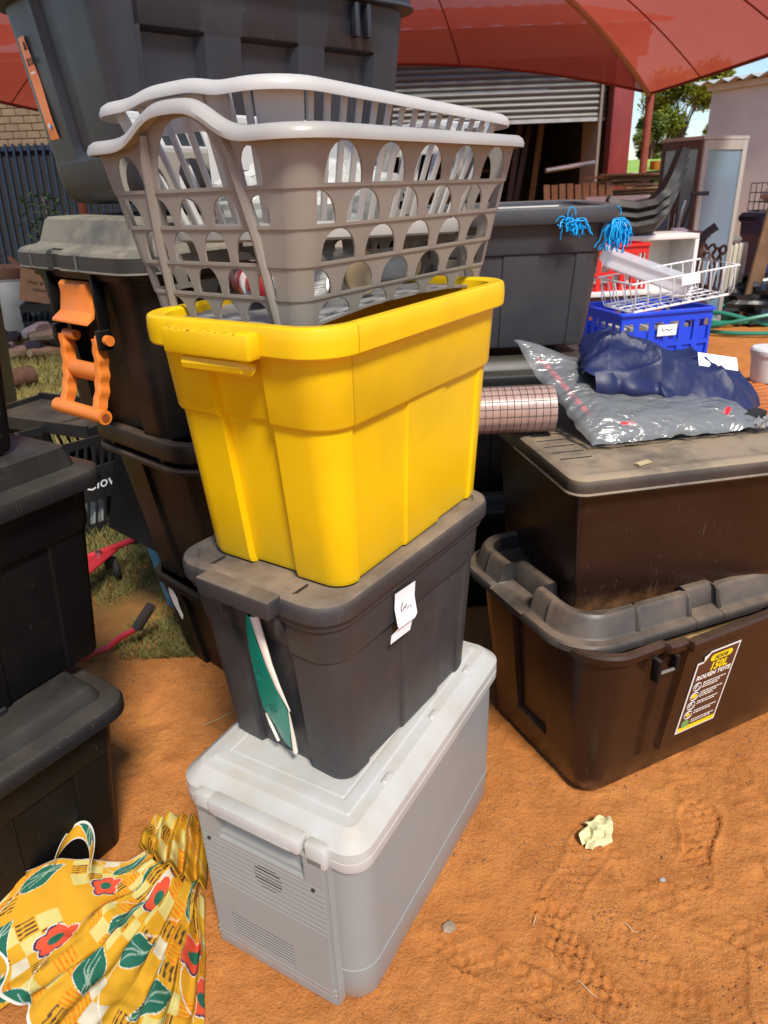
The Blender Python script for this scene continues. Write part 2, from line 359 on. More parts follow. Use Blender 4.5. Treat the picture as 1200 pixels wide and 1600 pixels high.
disc(MB(), 0, 0, .033, .001, frame_on((-.3495, -.011, .285), (0, -1, 0), (0, 0, 1))).build('grille_shade', SLOT, pnl)  # dark disc paints the shade behind the round grille's slots
for y in (-.118, .125): disc(MB(), 0, 0, .004, .002, frame_on((-.353, y, .322), (0, -1, 0), (0, 0, 1)), 10).build('screw', SLOT, pnl)
h = MB().box((-.350, 0, .424), (.030, .205, .034)).build('handle', WHITEP, fr, bevel=.006)
MB().box((-.3505, 0, .4145), (.034, .17, .004)).build('handle_groove', GREYP2, h, bevel=.001)
for s in (-1, 1):
    MB().box((-.341, s*.126, .404), (.022, .044, .050)).build('latch_block', WHITEP, fr, bevel=.006)

# --- charcoal storage tub with its lid, on the fridge
def frac(x, L, r): return (x+L/2-r)/(L-2*r)
TZ = .459
dt = thing('storage_tub', 'charcoal lidded storage tub with torn green sticker, on the grey fridge', 'storage tub', (-.077, 1.246, TZ), 54.1)
fe = {0: steps((frac(-.165, .5, .05), frac(-.04, .5, .05), .005), (frac(.10, .5, .05), frac(.19, .5, .05), .005)), 3: steps((.22, .80, .011)), 2: steps((.12, .4, .005), (.62, .9, .005)), 1: steps((.22, .80, .011))}
tub(.515, .335, .05, .036, .016, .385, .010, .03, .285, .005, .004, fe).build('body', DARKP, dt, smooth=26)
dl = rloft(.552, .372, .062, [(.006, .372), (.001, .373), (0, .377), (0, .398), (.003, .405), (.009, .408), (.024, .408), (.028, .4035), (.05, .4035)], nc=8).build('lid', DARKP, dt)
MB().box((-.286, .0, .393), (.034, .165, .034)).build('handle', DARKP, dl, bevel=.004)
for s in (-1, 1): MB().box((-.261, s*.066, .352), (.028, .008, .05)).build('handle_rib', DARKP, dt, bevel=.002)
for s in (-1, 1): MB().box((-.238, s*.096, .4082), (.036, .0025, .002)).build('slot_shade', SLOT, dl)  # raised near-black strips paint the shade of uncut slots
# torn green sticker on the end, its edge curled back to the white underside
GREEN = M('green_sticker', (.0, .35, .24), .35, .08, 6); GINK = M('green_sticker_ink', (.0, .13, .10), .5); STW = M('sticker_back', (.80, .72, .63), .6, .05)
wx = lambda z: -.2575+.036*(1-(z-TZ)/.385)
st = MB(); rows = [(.786, .030, .006), (.742, .040, .004), (.70, .044, -.008), (.655, .045, -.024), (.607, .044, -.046), (.56, .042, -.042), (.53, .022, -.034), (.50, .008, -.030)]
for k, (z, a, b) in enumerate(rows):
    zz = z-TZ; bul = [0, .004, .007, .009, .010, .008, .006, .004][k]
    st.v += [(wx(z)+.004, a, zz), (wx(z)-.003-bul*.4, lerp(a, b, .5), zz+.001), (wx(z)-.006-bul*.9, b, zz)]
st.f = [(3*k+i, 3*k+i+1, 3*k+i+4, 3*k+i+3) for k in range(7) for i in (0, 1)]
stk = st.build('sticker', GREEN, dt, solid=.0006); stk['label'] = 'torn teal green sticker'
cu = MB()
P = [(wx(z)-.004-[0, .004, .007, .009, .010][k]*.9, b-.017+.003*k, z-TZ) for k, (z, a, b) in enumerate(rows[:5])]; P[0] = (wx(.788)-.001, .004, .332)
cu.tube(P, [.010, .009, .0075, .006, .002], 10, squash=.6); cu.tube([(wx(.607)-.012, -.047, .148), (wx(.53)-.008, -.04, .075), (wx(.5)-.007, -.038, .035)], [.001, .004, .005], 8)
cu.tube([(wx(.55)+.001, .033, .092), (wx(.53), .025, .07), (wx(.497)-.003, .009, .036)], [.0015, .003, .003], 8)
cu.build('sticker_curl', STW, stk)
def on_end(y, z, dy=.0): return frame_on((wx(z)-.0108, y, z-TZ), (.32, -1, .06), (-.05, .06, 1))
text('printed_letters', 'On', .017, GINK, stk, on_end(.026, .687)); text('printed_letters', 'use', .015, GINK, stk, on_end(.024, .668)); text('printed_letters', '8 m', .018, GINK, stk, on_end(.022, .646))
m_ = on_end(-.004, .592); ring = MB()
ring.tube([m_ @ V(.012*math.cos(a*PI/10), .010*math.sin(a*PI/10), .0006) for a in range(20)], .0008, 4, closed=True)
for i in range(3): ring.box(m_ @ V(0, .005-.005*i, .0008), (.001, .016-.003*(i == 2), .0022))
ring.build('printed_badge', GINK, stk)
# crumpled price slip
pl = MB(); pr = [(.806, -.088, -.024), (.775, -.088, -.024), (.742, -.089, -.026), (.738, -.088, -.036), (.728, -.103, -.037), (.712, -.106, -.043)]
wy = lambda z: -.1755+.016*(1-(z-TZ)/.385)
for k, (z, a, b) in enumerate(pr):
    for i in range(4): pl.v.append((lerp(a, b, i/3), wy(z)-.0015-[.001, 0, .008, .010, .004, .004][k], z-TZ-(.0 if k < 2 else .0)-i*.0015))
pl.f = [(4*k+i, 4*k+i+1, 4*k+i+5, 4*k+i+4) for k in range(5) for i in range(3)]
ps = pl.build('price_slip', PAPER, dt, solid=.0006, smooth=20); ps['label'] = 'white paper price slip with pen marks'
pm = MB(); yy = -.1775
for path in ([(-.066, .322), (-.072, .312), (-.073, .305), (-.067, .304), (-.062, .31), (-.06, .304)], [(-.056, .313), (-.058, .305)], [(-.050, .306), (-.052, .297)], [(-.044, .302), (-.040, .299), (-.044, .293), (-.047, .288)]):
    pm.tube([(x, yy, z) for x, z in path], .0006, 4)
pm.build('pen_mark', INK, ps)

# --- yellow tub
YZ = .864
yt = thing('storage_tub', 'bright yellow open storage tub in the middle stack', 'storage tub', (-.059, 1.264, YZ), 55.9)
fe = {0: steps((frac(-.21, .53, .055), frac(-.055, .53, .055), .005), (frac(.07, .53, .055), frac(.2, .53, .055), .005)), 3: steps((.28, .74, .013)), 2: steps((.1, .4, .005), (.62, .9, .005)), 1: steps((.26, .78, .013))}
tub(.548, .342, .055, .036, .018, .424, .022, .042, .275, .007, .004, fe).build('body', YELP, yt, smooth=26)
hd = MB().box((-.305, .006, .397), (.030, .168, .037)).build('handle', YELP, yt, bevel=.005)
gr = MB(); gr.tube([(-.290, -.055, .360), (-.299, -.05, .366), (-.302, .06, .366), (-.290, .066, .360)], [.010, .013, .013, .010], 10); gr.build('handle_grip', YELP, hd)
em = MB(); random.seed(3)
for row in range(2):
    y = .072
    while y > -.06:
        wd = random.choice((.004, .006, .007)); x = -.314+row*.012
        for q in range(2): em.box((x+random.uniform(-.003, .003), y-wd*q*.5, .4157), (random.choice((.008, .002)), random.choice((.0016, .004)), .0012))
        y -= wd+random.choice((.003, .003, .008))
em.build('embossed_marking', M('yellow_emboss', (.68, .42, .01), .5, .1), hd)

# --- grey laundry basket with arched openings, and the white one stacked into it
def sweep(pts, zf, cs, mb=None):
    """sweep a cross-section (outward, z) round a closed perimeter"""
    mb = mb or MB(); n = len(pts); secs = []
    for i in range(n):
        a, b = Vector(pts[i-1]), Vector(pts[(i+1) % n]); t = (b-a).normalized(); nn = Vector((t.y, -t.x)); x, y = pts[i]; z = zf(x, y)
        secs.append([(x+nn.x*o, y+nn.y*o, z+h) for o, h in cs])
    secs.append(secs[0]); return mb.loft(secs, False, False)
def wall_rows(mb, P, rows, arches, ns=24, saw=.0022):
    """P(u, z, offset) -> point; each row has a bottom bar, then arched holes"""
    for k, (za, zb) in enumerate(rows):
        A = arches(k); us = {round(i/ns, 5) for i in range(ns+1)}
        us = {u for u in us if not any(a-.004 < u < b+.004 for a, b, h, f in A)} | {0., 1.}
        for a, b, h, f in A:
            for i in range(13): us.add(round((a+b)/2-(b-a)/2*math.cos(PI*i/12), 5))
        us = sorted(u for u in us if 0 <= u <= 1)
        def hh(u):
            for a, b, h, f in A:
                if a-1e-6 <= u <= b+1e-6:
                    q = abs(2*(u-a)/(b-a)-1); return h*max(0, 1-q**2.5)**.5
            return 0.
        bar = .005; zt = zb
        for u0, u1 in zip(us, us[1:]):
            off = lambda z: saw*(1-(z-za)/(zb-za))
            p = lambda u, z: P(u, z, off(z))
            h0, h1 = za+bar+hh(u0), za+bar+hh(u1); q = lambda u, z: P(u, z, off(z)-.0030)
            for z00, z01, z10, z11 in ((za, za, za+bar, za+bar), (h0, h1, zt, zt)):
                vv = [p(u0, z00), p(u1, z01), p(u1, z11), p(u0, z10), q(u0, z00), q(u1, z01), q(u1, z11), q(u0, z10)]
                mb.add(vv, [(0,1,2,3), (7,6,5,4), (0,4,5,1), (3,2,6,7)])
BZ = 1.268; LB, WB, LT, WT, RB, RT_, HB = .535, .315, .612, .432, .022, .034, .250
def bsize(z): t = z/HB; return lerp(LB, LT, t), lerp(WB, WT, t), lerp(RB, RT_, t)
bk = thing('laundry_basket', 'grey laundry basket with rows of arched holes, on the yellow tub', 'basket', (-.077, 1.352, BZ), 53.9)
rows = [(0, .040), (.040, .086), (.086, .136), (.136, .186), (.186, HB)]
def bump(y, wd=.085): return .040*math.exp(-(abs(y)/wd)**3.2)
def side_pt(side):
    def P(u, z, off):
        L, W, r = bsize(z); zz = z
        if side in (0, 2):
            x = lerp(-(L/2-r), L/2-r, u); y = -(W/2+off); zz = z+.014*math.sin(PI*u)*max(0, 1-z/.045)
            return (x, y, zz) if side == 0 else (-x, -y, zz)
        y = lerp(W/2-r, -(W/2-r), u); x = -(L/2+off)
        if z > .2: zz = z+bump(y)*(z-.2)/(HB-.2)
        return (x, y, zz) if side == 3 else (-x, -y, zz)
    return P
wm = MB()
def arch_long(k):
    n = 5; A = []; hgt = [.031, .038, .042, .042, .050][k]
    if k % 2 == 0:
        for i in range(n): A.append(((i+.11)/n, (i+.89)/n, hgt, 0))
    else:
        A.append((-.39/n, .39/n, hgt, 0)); A.append((1-.39/n, 1+.39/n, hgt, 0))
        for i in range(n-1): A.append(((i+.61)/n, (i+1.39)/n, hgt, 0))
    return [(max(a, 0.) if a >= 0 else a, b, h, f) for a, b, h, f in A]
def arch_short(k):
    if k == 4: return [(.29, .71, .053, 0), (.04, .20, .046, 0), (.78, .90, .046, 0)]
    n = 4; hgt = [.031, .038, .042, .038][k]; q = lambda x: .02+x*.86
    if k % 2 == 0: return [(q((i+.11)/n), q((i+.89)/n), hgt, 0) for i in range(n)]
    return [(q((i+.61)/n), q((i+1.39)/n), hgt, 0) for i in range(n-1)]+[(q(-.30/n)-.0, q(.39/n), hgt, 0), (q(1-.39/n), q(1+.2/n), hgt, 0)]
for s in range(4): wall_rows(wm, side_pt(s), rows, arch_long if s % 2 == 0 else arch_short, 30)
for k in range(4):     # rounded corner columns
    sx, sy = [(1, -1), (1, 1), (-1, 1), (-1, -1)][k]; a0 = [-90, 0, 90, 180][k]
    for za, zb in rows:
        sec = []
        for z, off in ((za, .0022), (zb, 0)):
            L, W, r = bsize(z); sec.append([((L/2-r)*sx+(r+off)*math.cos(math.radians(a0+15*i)), (W/2-r)*sy+(r+off)*math.sin(math.radians(a0+15*i)), z) for i in range(7)])
        wm.loft(sec, False, False, closed=False); wm.loft([[(x*.994, y*.99, z) for x, y, z in s_] for s_ in sec], False, False, closed=False); wm.loft([sec[0], [(x*.994, y*.99, z) for x, y, z in sec[0]]], False, False, closed=False)
wm.build('wall', BASKG, bk, recalc=False, smooth=24)
ptl = [(i/28, 0) for i in range(29)]
fe = {1: ptl, 3: ptl, 0: [(i/6, 0) for i in range(7)], 2: [(i/6, 0) for i in range(7)]}
CS = [(-.003, -.002), (-.002, .006), (.004, .010), (.012, .0095), (.019, .005), (.0225, -.003), (.0215, -.009), (.019, -.009), (.018, -.004), (.012, .003), (.004, .003), (0, -.004)]
CS.append(CS[0])
sweep(perim(LT, WT, .050, fe, (0, 0, 0, 0), 8), lambda x, y: HB+(bump(y) if abs(x) > LT/2-.06 else 0), CS).build('rim', BASKR, bk, recalc=True)
for sx in (-1, 1):
    for sy in (-1, 1):
        rb = MB(); rb.tube([(sx*(LB/2+.002), sy*(WB*.36), .002), (sx*(LB/2+.018), sy*.105, .12), (sx*(LT/2-.004), sy*.087, .225), (sx*(LT/2+.006), sy*.074, .262)], [.006, .0085, .010, .006], 8); rb.build('rib', BASKG, bk)
fl = MB().grid(14, 8, lambda u, v: (lerp(-LB/2, LB/2, u)*.985, lerp(-WB/2, WB/2, v)*.97, .004+.010*math.sin(PI*u))); fl.build('floor', M('basket_floor_grey', (.34, .35, .36), .3, .1, dust=.3, dustcol=(.45, .4, .32)), bk, solid=.003, recalc=False)

wb = thing('laundry_basket', 'white slatted laundry basket sitting inside the grey one', 'basket', (-.082, 1.412, 1.374), 52.5, ry=2.2, rx=-1.0)
wl, ww, wh = .625, .395, .190; bl, bw = .50, .28
sweep(perim(wl, ww, .06, fe, (0,)*4, 8), lambda x, y: wh+(.010*math.exp(-(abs(y)/.08)**4) if abs(x) > wl/2-.06 else 0), CS).build('rim', BASKW, wb)
rloft(bl+.012, bw+.012, .05, [(.012, -.004), (.001, 0), (0, .012), (.001, .024), (.005, .024), (.006, .004), (.02, .001)], nc=6).build('base_tray', BASKW, wb)
slat_me = MB().box((0, 0, .5), (.011, .004, 1)).mesh('slat', BASKW, smooth=0)
def slat(p, q, ang):
    d = Vector(q)-Vector(p); o = link('slat', slat_me, wb); m = d.to_track_quat('Z', 'X').to_matrix().to_4x4()
    x = Vector((math.cos(ang), math.sin(ang), 0)); z = d.normalized(); x = (x-z*x.dot(z)).normalized(); y = z.cross(x)
    m = Matrix((x, y, z)).transposed().to_4x4(); m.translation = Vector(p); o.matrix_local = m @ Matrix.Diagonal((1, 1, d.length, 1))
for i in range(15):
    t = i/14*2-1
    for s in (-1, 1): slat((t*(bl/2-.045), s*bw/2, .015), (t*(wl/2-.06), s*ww/2, wh), 0)
for i in range(7):
    t = i/6*2-1
    for s in (-1, 1): slat((s*bl/2, t*(bw/2-.045), .015), (s*wl/2, t*(ww/2-.06), wh), PI/2)
for s in (-1, 1):
    hp = MB().grid(8, 2, lambda u, v: (s*lerp(wl/2-.003, wl/2-.013, v), lerp(-.10, .10, u), lerp(wh+.004, wh-.042, v))); hp.build('handle_panel', BASKW, wb, solid=.004, recalc=False)
for sx in (-1, 1):
    for sy in (-1, 1):
        c_ = MB(); secs = []
        for z, L, W, r in ((.012, bl, bw, .045), (wh, wl, ww, .058)):
            secs.append([(sx*(L/2-r+r*math.sin(a*PI/16)), sy*(W/2-r+r*math.cos(a*PI/16)), z) for a in range(1, 8, 1)])
        c_.loft(secs, False, False, closed=False).build('corner_panel', BASKW, wb, solid=.003, recalc=False)

# ------------------------------------------------------------------ what lies in the baskets
CLEAR = M('clear_film', (.85, .86, .86), .12, .05, 9, trans=0, alpha=.34, bump=.9, bs=38, spec=.9)
GLASS = M('clear_jar', (.9, .92, .9), .06, .02, 5, alpha=.3, spec=.9)
STEEL = M('dull_steel', (.55, .55, .53), .3, .1, 12, metal=1.)
RED = M('red_paint', (.55, .03, .02), .4, .15, 9, scratch=.3)
def crumple(nu, nv, lx, ly, lz, seed, k=9, amp=.35):
    """closed, lumpy crumpled bag"""
    mb = MB(); secs = []
    for j in range(nv+1):
        ph = PI*(j+.15)/(nv+.3); r = math.sin(ph); z = -math.cos(ph)
        ring = []
        for i in range(nu):
            a = 2*PI*i/nu; p = Vector((r*math.cos(a), r*math.sin(a), z)); d = 1+amp*noise.noise(p*k*.25+Vector((seed, 0, 0)))+amp*.45*(abs(noise.noise(p*k*.6+Vector((0, seed, 0))))*2-.5)
            ring.append((p.x*lx*d, p.y*ly*d, p.z*lz*d))
        secs.append(ring)
    return mb.loft(secs)
def on_basket(lx, ly, z):   # a point in the grey basket
    a = math.radians(53.9); return (-.077+lx*math.cos(a)-ly*math.sin(a), 1.352+lx*math.sin(a)+ly*math.cos(a), z)
can = thing('spray_can', 'red and white printed can lying in the grey basket', 'can', on_basket(-.17, .03, 1.318), 20, rx=90)
LB1 = M('can_label_white', (.75, .72, .72), .4, .1, 60); LB2 = M('can_label_red', (.45, .03, .04), .4, .2, 40)
MB().lathe([(.0, -.07), (.026, -.07), (.028, -.066), (.028, .03), (.026, .034), (0, .034)], 24).build('body', LB1, can)
MB().lathe([(.0285, -.066), (.0288, -.064), (.0288, -.045), (.0285, -.043)], 24).build('red_band', LB2, can)
MB().lathe([(.0285, .0), (.0288, .002), (.0288, .028), (.0285, .03)], 24).build('red_band', LB2, can)
MB().lathe([(.02, .034), (.02, .05), (.012, .055), (0, .055)], 16).build('cap', LB2, can)
for k in range(5): MB().lathe([(.0283, -.036+.007*k), (.0285, -.0355+.007*k), (.0285, -.0335+.007*k), (.0283, -.033+.007*k)], 24).build('print_line', INK if k % 2 else LB2, can)
ml = thing('mesh_strainer', 'perforated metal strainer lying in the grey basket', 'strainer', on_basket(-.15, -.05, 1.325), 70, rx=80)
MESHM = bpy.data.materials.new('perforated_metal'); MESHM.use_nodes = True
def dots(m, c1, c2, sc, thr):
    n = m.node_tree.nodes; l = m.node_tree.links; b = n['Principled BSDF']; tc = n.new('ShaderNodeTexCoord'); v = n.new('ShaderNodeTexVoronoi'); v.inputs['Scale'].default_value = sc; v.inputs['Randomness'].default_value = .15
    l.new(tc.outputs['Object'], v.inputs['Vector']); r = n.new('ShaderNodeMapRange'); r.inputs[1].default_value = thr-.05; r.inputs[2].default_value = thr+.05; l.new(v.outputs['Distance'], r.inputs[0])
    x = n.new('ShaderNodeMix'); x.data_type = 'RGBA'; x.inputs[6].default_value = (*c2, 1); x.inputs[7].default_value = (*c1, 1); l.new(r.outputs[0], x.inputs[0]); l.new(x.outputs[2], b.inputs['Base Color']); b.inputs['Roughness'].default_value = .4
dots(MESHM, (.75, .75, .74), (.12, .12, .12), 320, .42)
MB().lathe([(.0, -.045), (.03, -.042), (.042, -.025), (.046, 0), (.046, .03), (.043, .03), (.043, 0), (.03, -.035), (0, -.04)], 28).build('bowl', MESHM, ml)
MB().tube([(.047*math.cos(a*PI/14), .047*math.sin(a*PI/14), .031) for a in range(28)], .003, 6, closed=True).build('hoop', STEEL, ml)
for k, (lx, ly, rz, r, h) in enumerate([(-.02, -.06, 20, .033, .09), (.05, .02, 70, .036, .08), (.15, -.02, 120, .032, .09)]):
    j = thing('glass_jar', ['clear glass jar lying beside the strainer', 'clear glass jar lying in the middle of the grey basket', 'clear glass jar at the right end of the grey basket'][k], 'jar', on_basket(lx, ly, 1.282+r), rz, 'glass jars in the grey basket', rx=90)
    MB().lathe([(0, -h/2), (r*.9, -h/2), (r, -h/2+.006), (r, h/2-.02), (r*.8, h/2-.008), (r*.8, h/2), (r*.72, h/2), (r*.72, h/2-.01), (r*.92, h/2-.022), (r*.92, -h/2+.008), (0, -h/2+.005)], 24).build('body', GLASS, j)
    MB().lathe([(0, h/2-.006), (r*.86, h/2-.006), (r*.88, h/2-.002), (r*.88, h/2+.010), (r*.8, h/2+.013), (0, h/2+.013)], 24).build('lid', M('jar_lid_tan', (.5, .36, .2), .45, .1), j)
for k, (lx, ly, z, sx, sy, sz, lab) in enumerate([(-.13, .03, 1.435, .07, .06, .045, 'crumpled clear plastic bag near the handle in the white basket'), (.05, -.0, 1.44, .09, .075, .05, 'bunched clear plastic wrap in the middle of the white basket')]):
    o = crumple(30, 16, sx, sy, sz, k*7+2, 11, .5).build('plastic_bag', M('milky_plastic', (.80, .80, .76), .2, .06, 20, transl=.45, bump=.6, bs=60, spec=.8), smooth=25); o.location = on_basket(lx, ly, z); tag(o, lab, 'plastic bag')
wbn = thing('plastic_bin', 'white moulded plastic bin with arched opening inside the white basket', 'bin', on_basket(.03, .07, 1.385), 54)
pts = perim(.40, .09, .04, None, (0,)*4, 6)
def binwall(u, v):
    x = lerp(-.2, .2, u); return (x, .0+.03*(2*u-1)**2, .165*v)
bnm = relief([-.2+.02*i for i in range(21)], [0, .02, .04, .055, .07, .085, .10, .115, .13, .15, .168], lambda x, z: .02 if (math.hypot(x+.03, (z-.03)*.9) < .05 and z > .03) or (.06 < x < .16 and .04 < z < .12 and (z-.04) > (.16-x)*.5) else 0., lambda u, v, d: (u, .03*(u/.2)**2+d, v))
bnm.build('front_wall', BASKW, wbn, smooth=30); 
for x, z, w_, h_ in ((-.03, .06, .10, .06), (.11, .08, .10, .08)): MB().box((x, .0235, z), (w_, .003, h_)).build('opening', SLOT, wbn)  # near-black boxes paint the shade within the two cut-outs
rloft(.41, .10, .045, [(.004, .163), (0, .166), (0, .174), (.004, .178), (.012, .178), (.014, .16)], nc=6, cap1=True).build('rim', BASKW, wbn).location = (0, .045, 0)

# ------------------------------------------------------------------ stack of black totes behind, left of the middle stack
SLATE = M('slate_black_plastic', (.024, .028, .037), .42, .12, 5, dust=.18, dustcol=(.21, .17, .13), scratch=.3, bump=.12, bs=420, grime=.1)
BROWNBLK = M('brown_black_plastic', (.012, .010, .009), .42, .25, 5, spec=.3, dust=.3, dustcol=(.2, .13, .085), scratch=.35, bump=.15, bs=380, grime=.1)
DUSTLID = M('dusty_black_lid', (.026, .026, .025), .5, .2, 4, dust=.75, dustcol=(.22, .19, .14), scratch=.3, grime=.12)
ORANGE = M('orange_plastic', (.80, .22, .03), .42, .08, 6, dust=.12, dustcol=(.42, .24, .13), grime=.25)
STO = M('orange_sticker', (.86, .22, .03), .35, .08, 6)
def lid_prof(z, dome=.03, sk=.04):
    return [(.006, z-sk), (.001, z-sk+.001), (0, z-sk+.004), (0, z-.014), (.004, z-.006), (.012, z-.002), (.03, z), (.042, z+.004), (.055, z+dome-.006), (.064, z+dome), (.10, z+dome)]
# lowest tote
t1 = thing('storage_tote', 'black tote with torn white sticker, bottom of the stack behind the charcoal tub', 'storage tote', (-.40, 2.15, 0), 46)
tub(.62, .44, .07, .05, .04, .345, .012, .03, .27, .004, .005, {3: steps((.3, .7, .012)), 0: steps((.2, .45, .006), (.6, .85, .006))}).build('body', BLACKP, t1)
p = MB(); 
for k, (z, a, b) in enumerate([(.30, .10, .125), (.27, .09, .13), (.23, .095, .125), (.20, .088, .11), (.18, .098, .106)]): p.v += [(-.318+.05*(1-z/.345)-.0, a, z), (-.319+.05*(1-z/.345), b, z)]
p.f = [(2*k, 2*k+1, 2*k+3, 2*k+2) for k in range(4)]; p.build('torn_sticker', M('torn_paper', (.7, .68, .64), .7, .1, 30), t1, solid=.001)
t2 = thing('storage_tote', 'open black tote nested under the orange handled tote', 'storage tote', (-.435, 2.15, .338), 47)
tub(.68, .48, .08, .075, .06, .53, .03, .05, .44, .004, .005, {3: steps((.33, .67, .012)), 0: steps((.2, .45, .006), (.6, .85, .006))}).build('body', BROWNBLK, t2)
sb = rloft(.74, .54, .11, [(.004, .442), (0, .445), (0, .454), (.004, .458), (.02, .458), (.03, .452)], nc=7).build('rim_flange', BROWNBLK, t2)
for y in (-.13, .13): MB().box((-.352, y, .494), (.02, .018, .06)).build('rim_rib', BROWNBLK, t2, bevel=.004)
pb = MB().box((0, 0, 0), (.012, .26, .38)); o = pb.build('black_board', M('black_board', (.006, .006, .006), .7, .2, 9, spec=.15)); o.location = (-.80, 2.17, .60); o.rotation_euler = (math.radians(4), math.radians(14), math.radians(52)); tag(o, 'flat black board leaning on the left of the open black tote', 'board')
# tote with orange latch and handle
t3 = thing('storage_tote', 'black tote with dusty lid and orange latch and handle', 'storage tote', (-.535, 2.15, .862), 52, rx=1.0)
tub(.68, .485, .075, .04, .035, .44, .012, .03, .40, .003, .005, {3: steps((.17, .83, .030)), 0: steps((.2, .45, .006), (.6, .85, .006))}).build('body', BROWNBLK, t3)
fl3 = {3: steps((.08, .13, .004), (.30, .44, .014), (.62, .68, .004)), 0: [(0, 0), (.3, 0), (.32, .01), (.6, .01), (.62, 0), (1, 0)]}
k3 = (1, 1, 1, 1)
rloft(.745, .555, .085, [(.006, .425, k3), (0, .427, k3), (-.003, .430, k3), (0, .434, k3), (0, .466, k3), (.006, .474, k3), (.02, .479), (.045, .483), (.055, .49), (.075, .540), (.085, .547), (.12, .549)], fl3, 7).build('lid', DUSTLID, t3)
X0 = -.345
lt = MB(); prf = [(-.002, .405), (-.014, .396), (-.012, .375), (-.016, .33), (-.038, .312), (-.040, .303), (-.012, .318), (-.004, .335), (.006, .38)]
n_ = len(prf)
for s in (-1, 1): lt.v += [(X0+a, .012+s*lerp(.062, .082, smooth(.36, .30, z)), z) for a, z in prf]
lt.f = [tuple(range(n_)), tuple(range(2*n_-1, n_-1, -1))]+[(i, (i+1) % n_, n_+(i+1) % n_, n_+i) for i in range(n_)]
ol = lt.build('latch', ORANGE, t3, bevel=.003)
for s in (-1, 1):
    MB().box((X0-.006, .012+s*.100, .345), (.03, .012, .16)).build('latch_guide', BLACKP, t3, bevel=.003)
    MB().box((X0-.012, .012+s*.100, .268), (.036, .020, .05)).build('pivot_bracket', BLACKP, t3, bevel=.004)
    disc(MB(), 0, 0, .013, .05, frame_on((X0-.012, .012+s*.075, .268), (1, 0, 0), (0, 0, 1)), 14).build('pivot_pin', ORANGE, t3)
hn = MB()
for s in (-1, 1):
    secs = []
    for k in range(25):
        t = k/24; z = lerp(.268, .076, t); x = X0-.012-.010*t-.034*t**3; tx = -.010-.102*t*t
        d_ = V(tx, 0, -.19).normalized(); nx_ = V(d_.z, 0, -d_.x); yin = .062+.0030*math.sin(t*30)*(1-smooth(.75, .95, t)); hw = .017
        q = [(hw*.75, yin), (hw, yin+.006), (hw, yin+.020), (hw*.75, yin+.026), (-hw*.75, yin+.026), (-hw, yin+.020), (-hw, yin+.006), (-hw*.75, yin)]
        secs.append([V(x, .012, z)+nx_*a_+V(0, s*b_, 0) for a_, b_ in q])
    hn.loft(secs)
hn.tube([(X0-.056, -.100, .080), (X0-.056, .123, .080)], .019, 14)
hn.tube([(X0-.018, -.06, .180), (X0-.018, .085, .180)], .016, 10, squash=1.5)
hn.build('carry_handle', ORANGE, t3)
disc(MB(), 0, 0, .011, .0015, frame_on((X0-.056, -.1005, .080), (1, 0, 0), (0, 0, 1)), 14).build('hole_shade', M('orange_shaded', (.30, .07, .015), .6), t3)  # disc in darker orange paints the shade of an uncut hole
# big slate tote on top
t4 = thing('storage_tote', 'big slate black tote on top of the stack, with orange strip sticker', 'storage tote', (-.394, 2.242, 1.437), 42)
rc = [(frac(-.366, .905, .09), frac(-.215, .905, .09), .026), (frac(-.105, .905, .09), frac(.048, .905, .09), .026), (frac(.145, .905, .09), frac(.300, .905, .09), .026)]
def hz(z): return .055*(1-z/.46)
K0 = (0, 1, 0, 1)
rloft(.905, .585, .09, [(hz(0)+.05, -.0), (hz(0)+.02, .006), (hz(0)+.004, .022), (hz(.05), .05), (hz(.1), .10), (hz(.101)+.0015, .102), (hz(.12)+.0015, .12, (.8, 1, 0, 1)), (hz(.14), .14, (1, 1, 0, 1)), (hz(.325), .325, (1, 1, 0, 1)), (hz(.336), .336, (.95, 1, 0, 1)), (hz(.343), .343, (.1, 1, 0, 1)), (hz(.346), .346, K0), (0, .455, K0), (-.012, .458)],
      {0: steps(*rc, e=.010), 3: [(0, 0), (.34, 0), (.38, .016), (.60, .016), (.64, 0), (1, 0)]}, 8).build('body', SLATE, t4)
rloft(.955, .635, .10, [(.03, .445), (.004, .446), (0, .449), (0, .452), (.008, .458), (.010, .485), (.016, .492), (.05, .498), (.10, .50)], nc=8).build('lid', SLATE, t4)
for x in (.225, .265): MB().box((x, -.30, .405), (.014, .022, .075)).build('latch_rib', SLATE, t4, bevel=.003)
MB().box((-.02, -.285, .245), (.115, .02, .05)).build('latch', ORANGE, t4, bevel=.004)
sm = MB(); 
for k in range(9):
    z = .155+.222*k/8; xx = -.4545+hz(z)-.0025
    sm.v += [(xx-.002*math.sin(k), lerp(.178, .205, k/8)*.93-.045, z), (xx-.001, lerp(.236, .248, k/8)*.93-.045, z)]
sm.f = [(2*k, 2*k+1, 2*k+3, 2*k+2) for k in range(8)]; sk = sm.build('strip_sticker', STO, t4, solid=.0008)
def on_t4(y, z): return frame_on((-.4545+hz(z)-.0045, y, z), (0, -1, .0), (-.12, .1, 1))
text('sticker_print', '202 CM', .021, INK, sk, on_t4(.169, .317) @ T(0, 0, .001), bold=.0005, sx=.62); text('sticker_print', 'HOMME', .009, PAPER, sk, on_t4(.164, .297) @ T(0, 0, .001), sx=.9)
g = MB(); m_ = on_t4(.153, .35)
for w_, h_, y_ in ((.014, .004, 0), (.011, .008, .006), (.006, .006, .013)): g.box(m_ @ V(0, y_, .001), (.001, w_, h_))
g.build('sticker_emblem', INK, sk)
for (a, b, mt) in ((.153, .205, PAPER), (.141, .203, M('sticker_blue', (.05, .2, .4), .5))): disc(MB(), 0, 0, .006, .001, on_t4(a, b-.02), 12).build('sticker_icon', mt, sk)
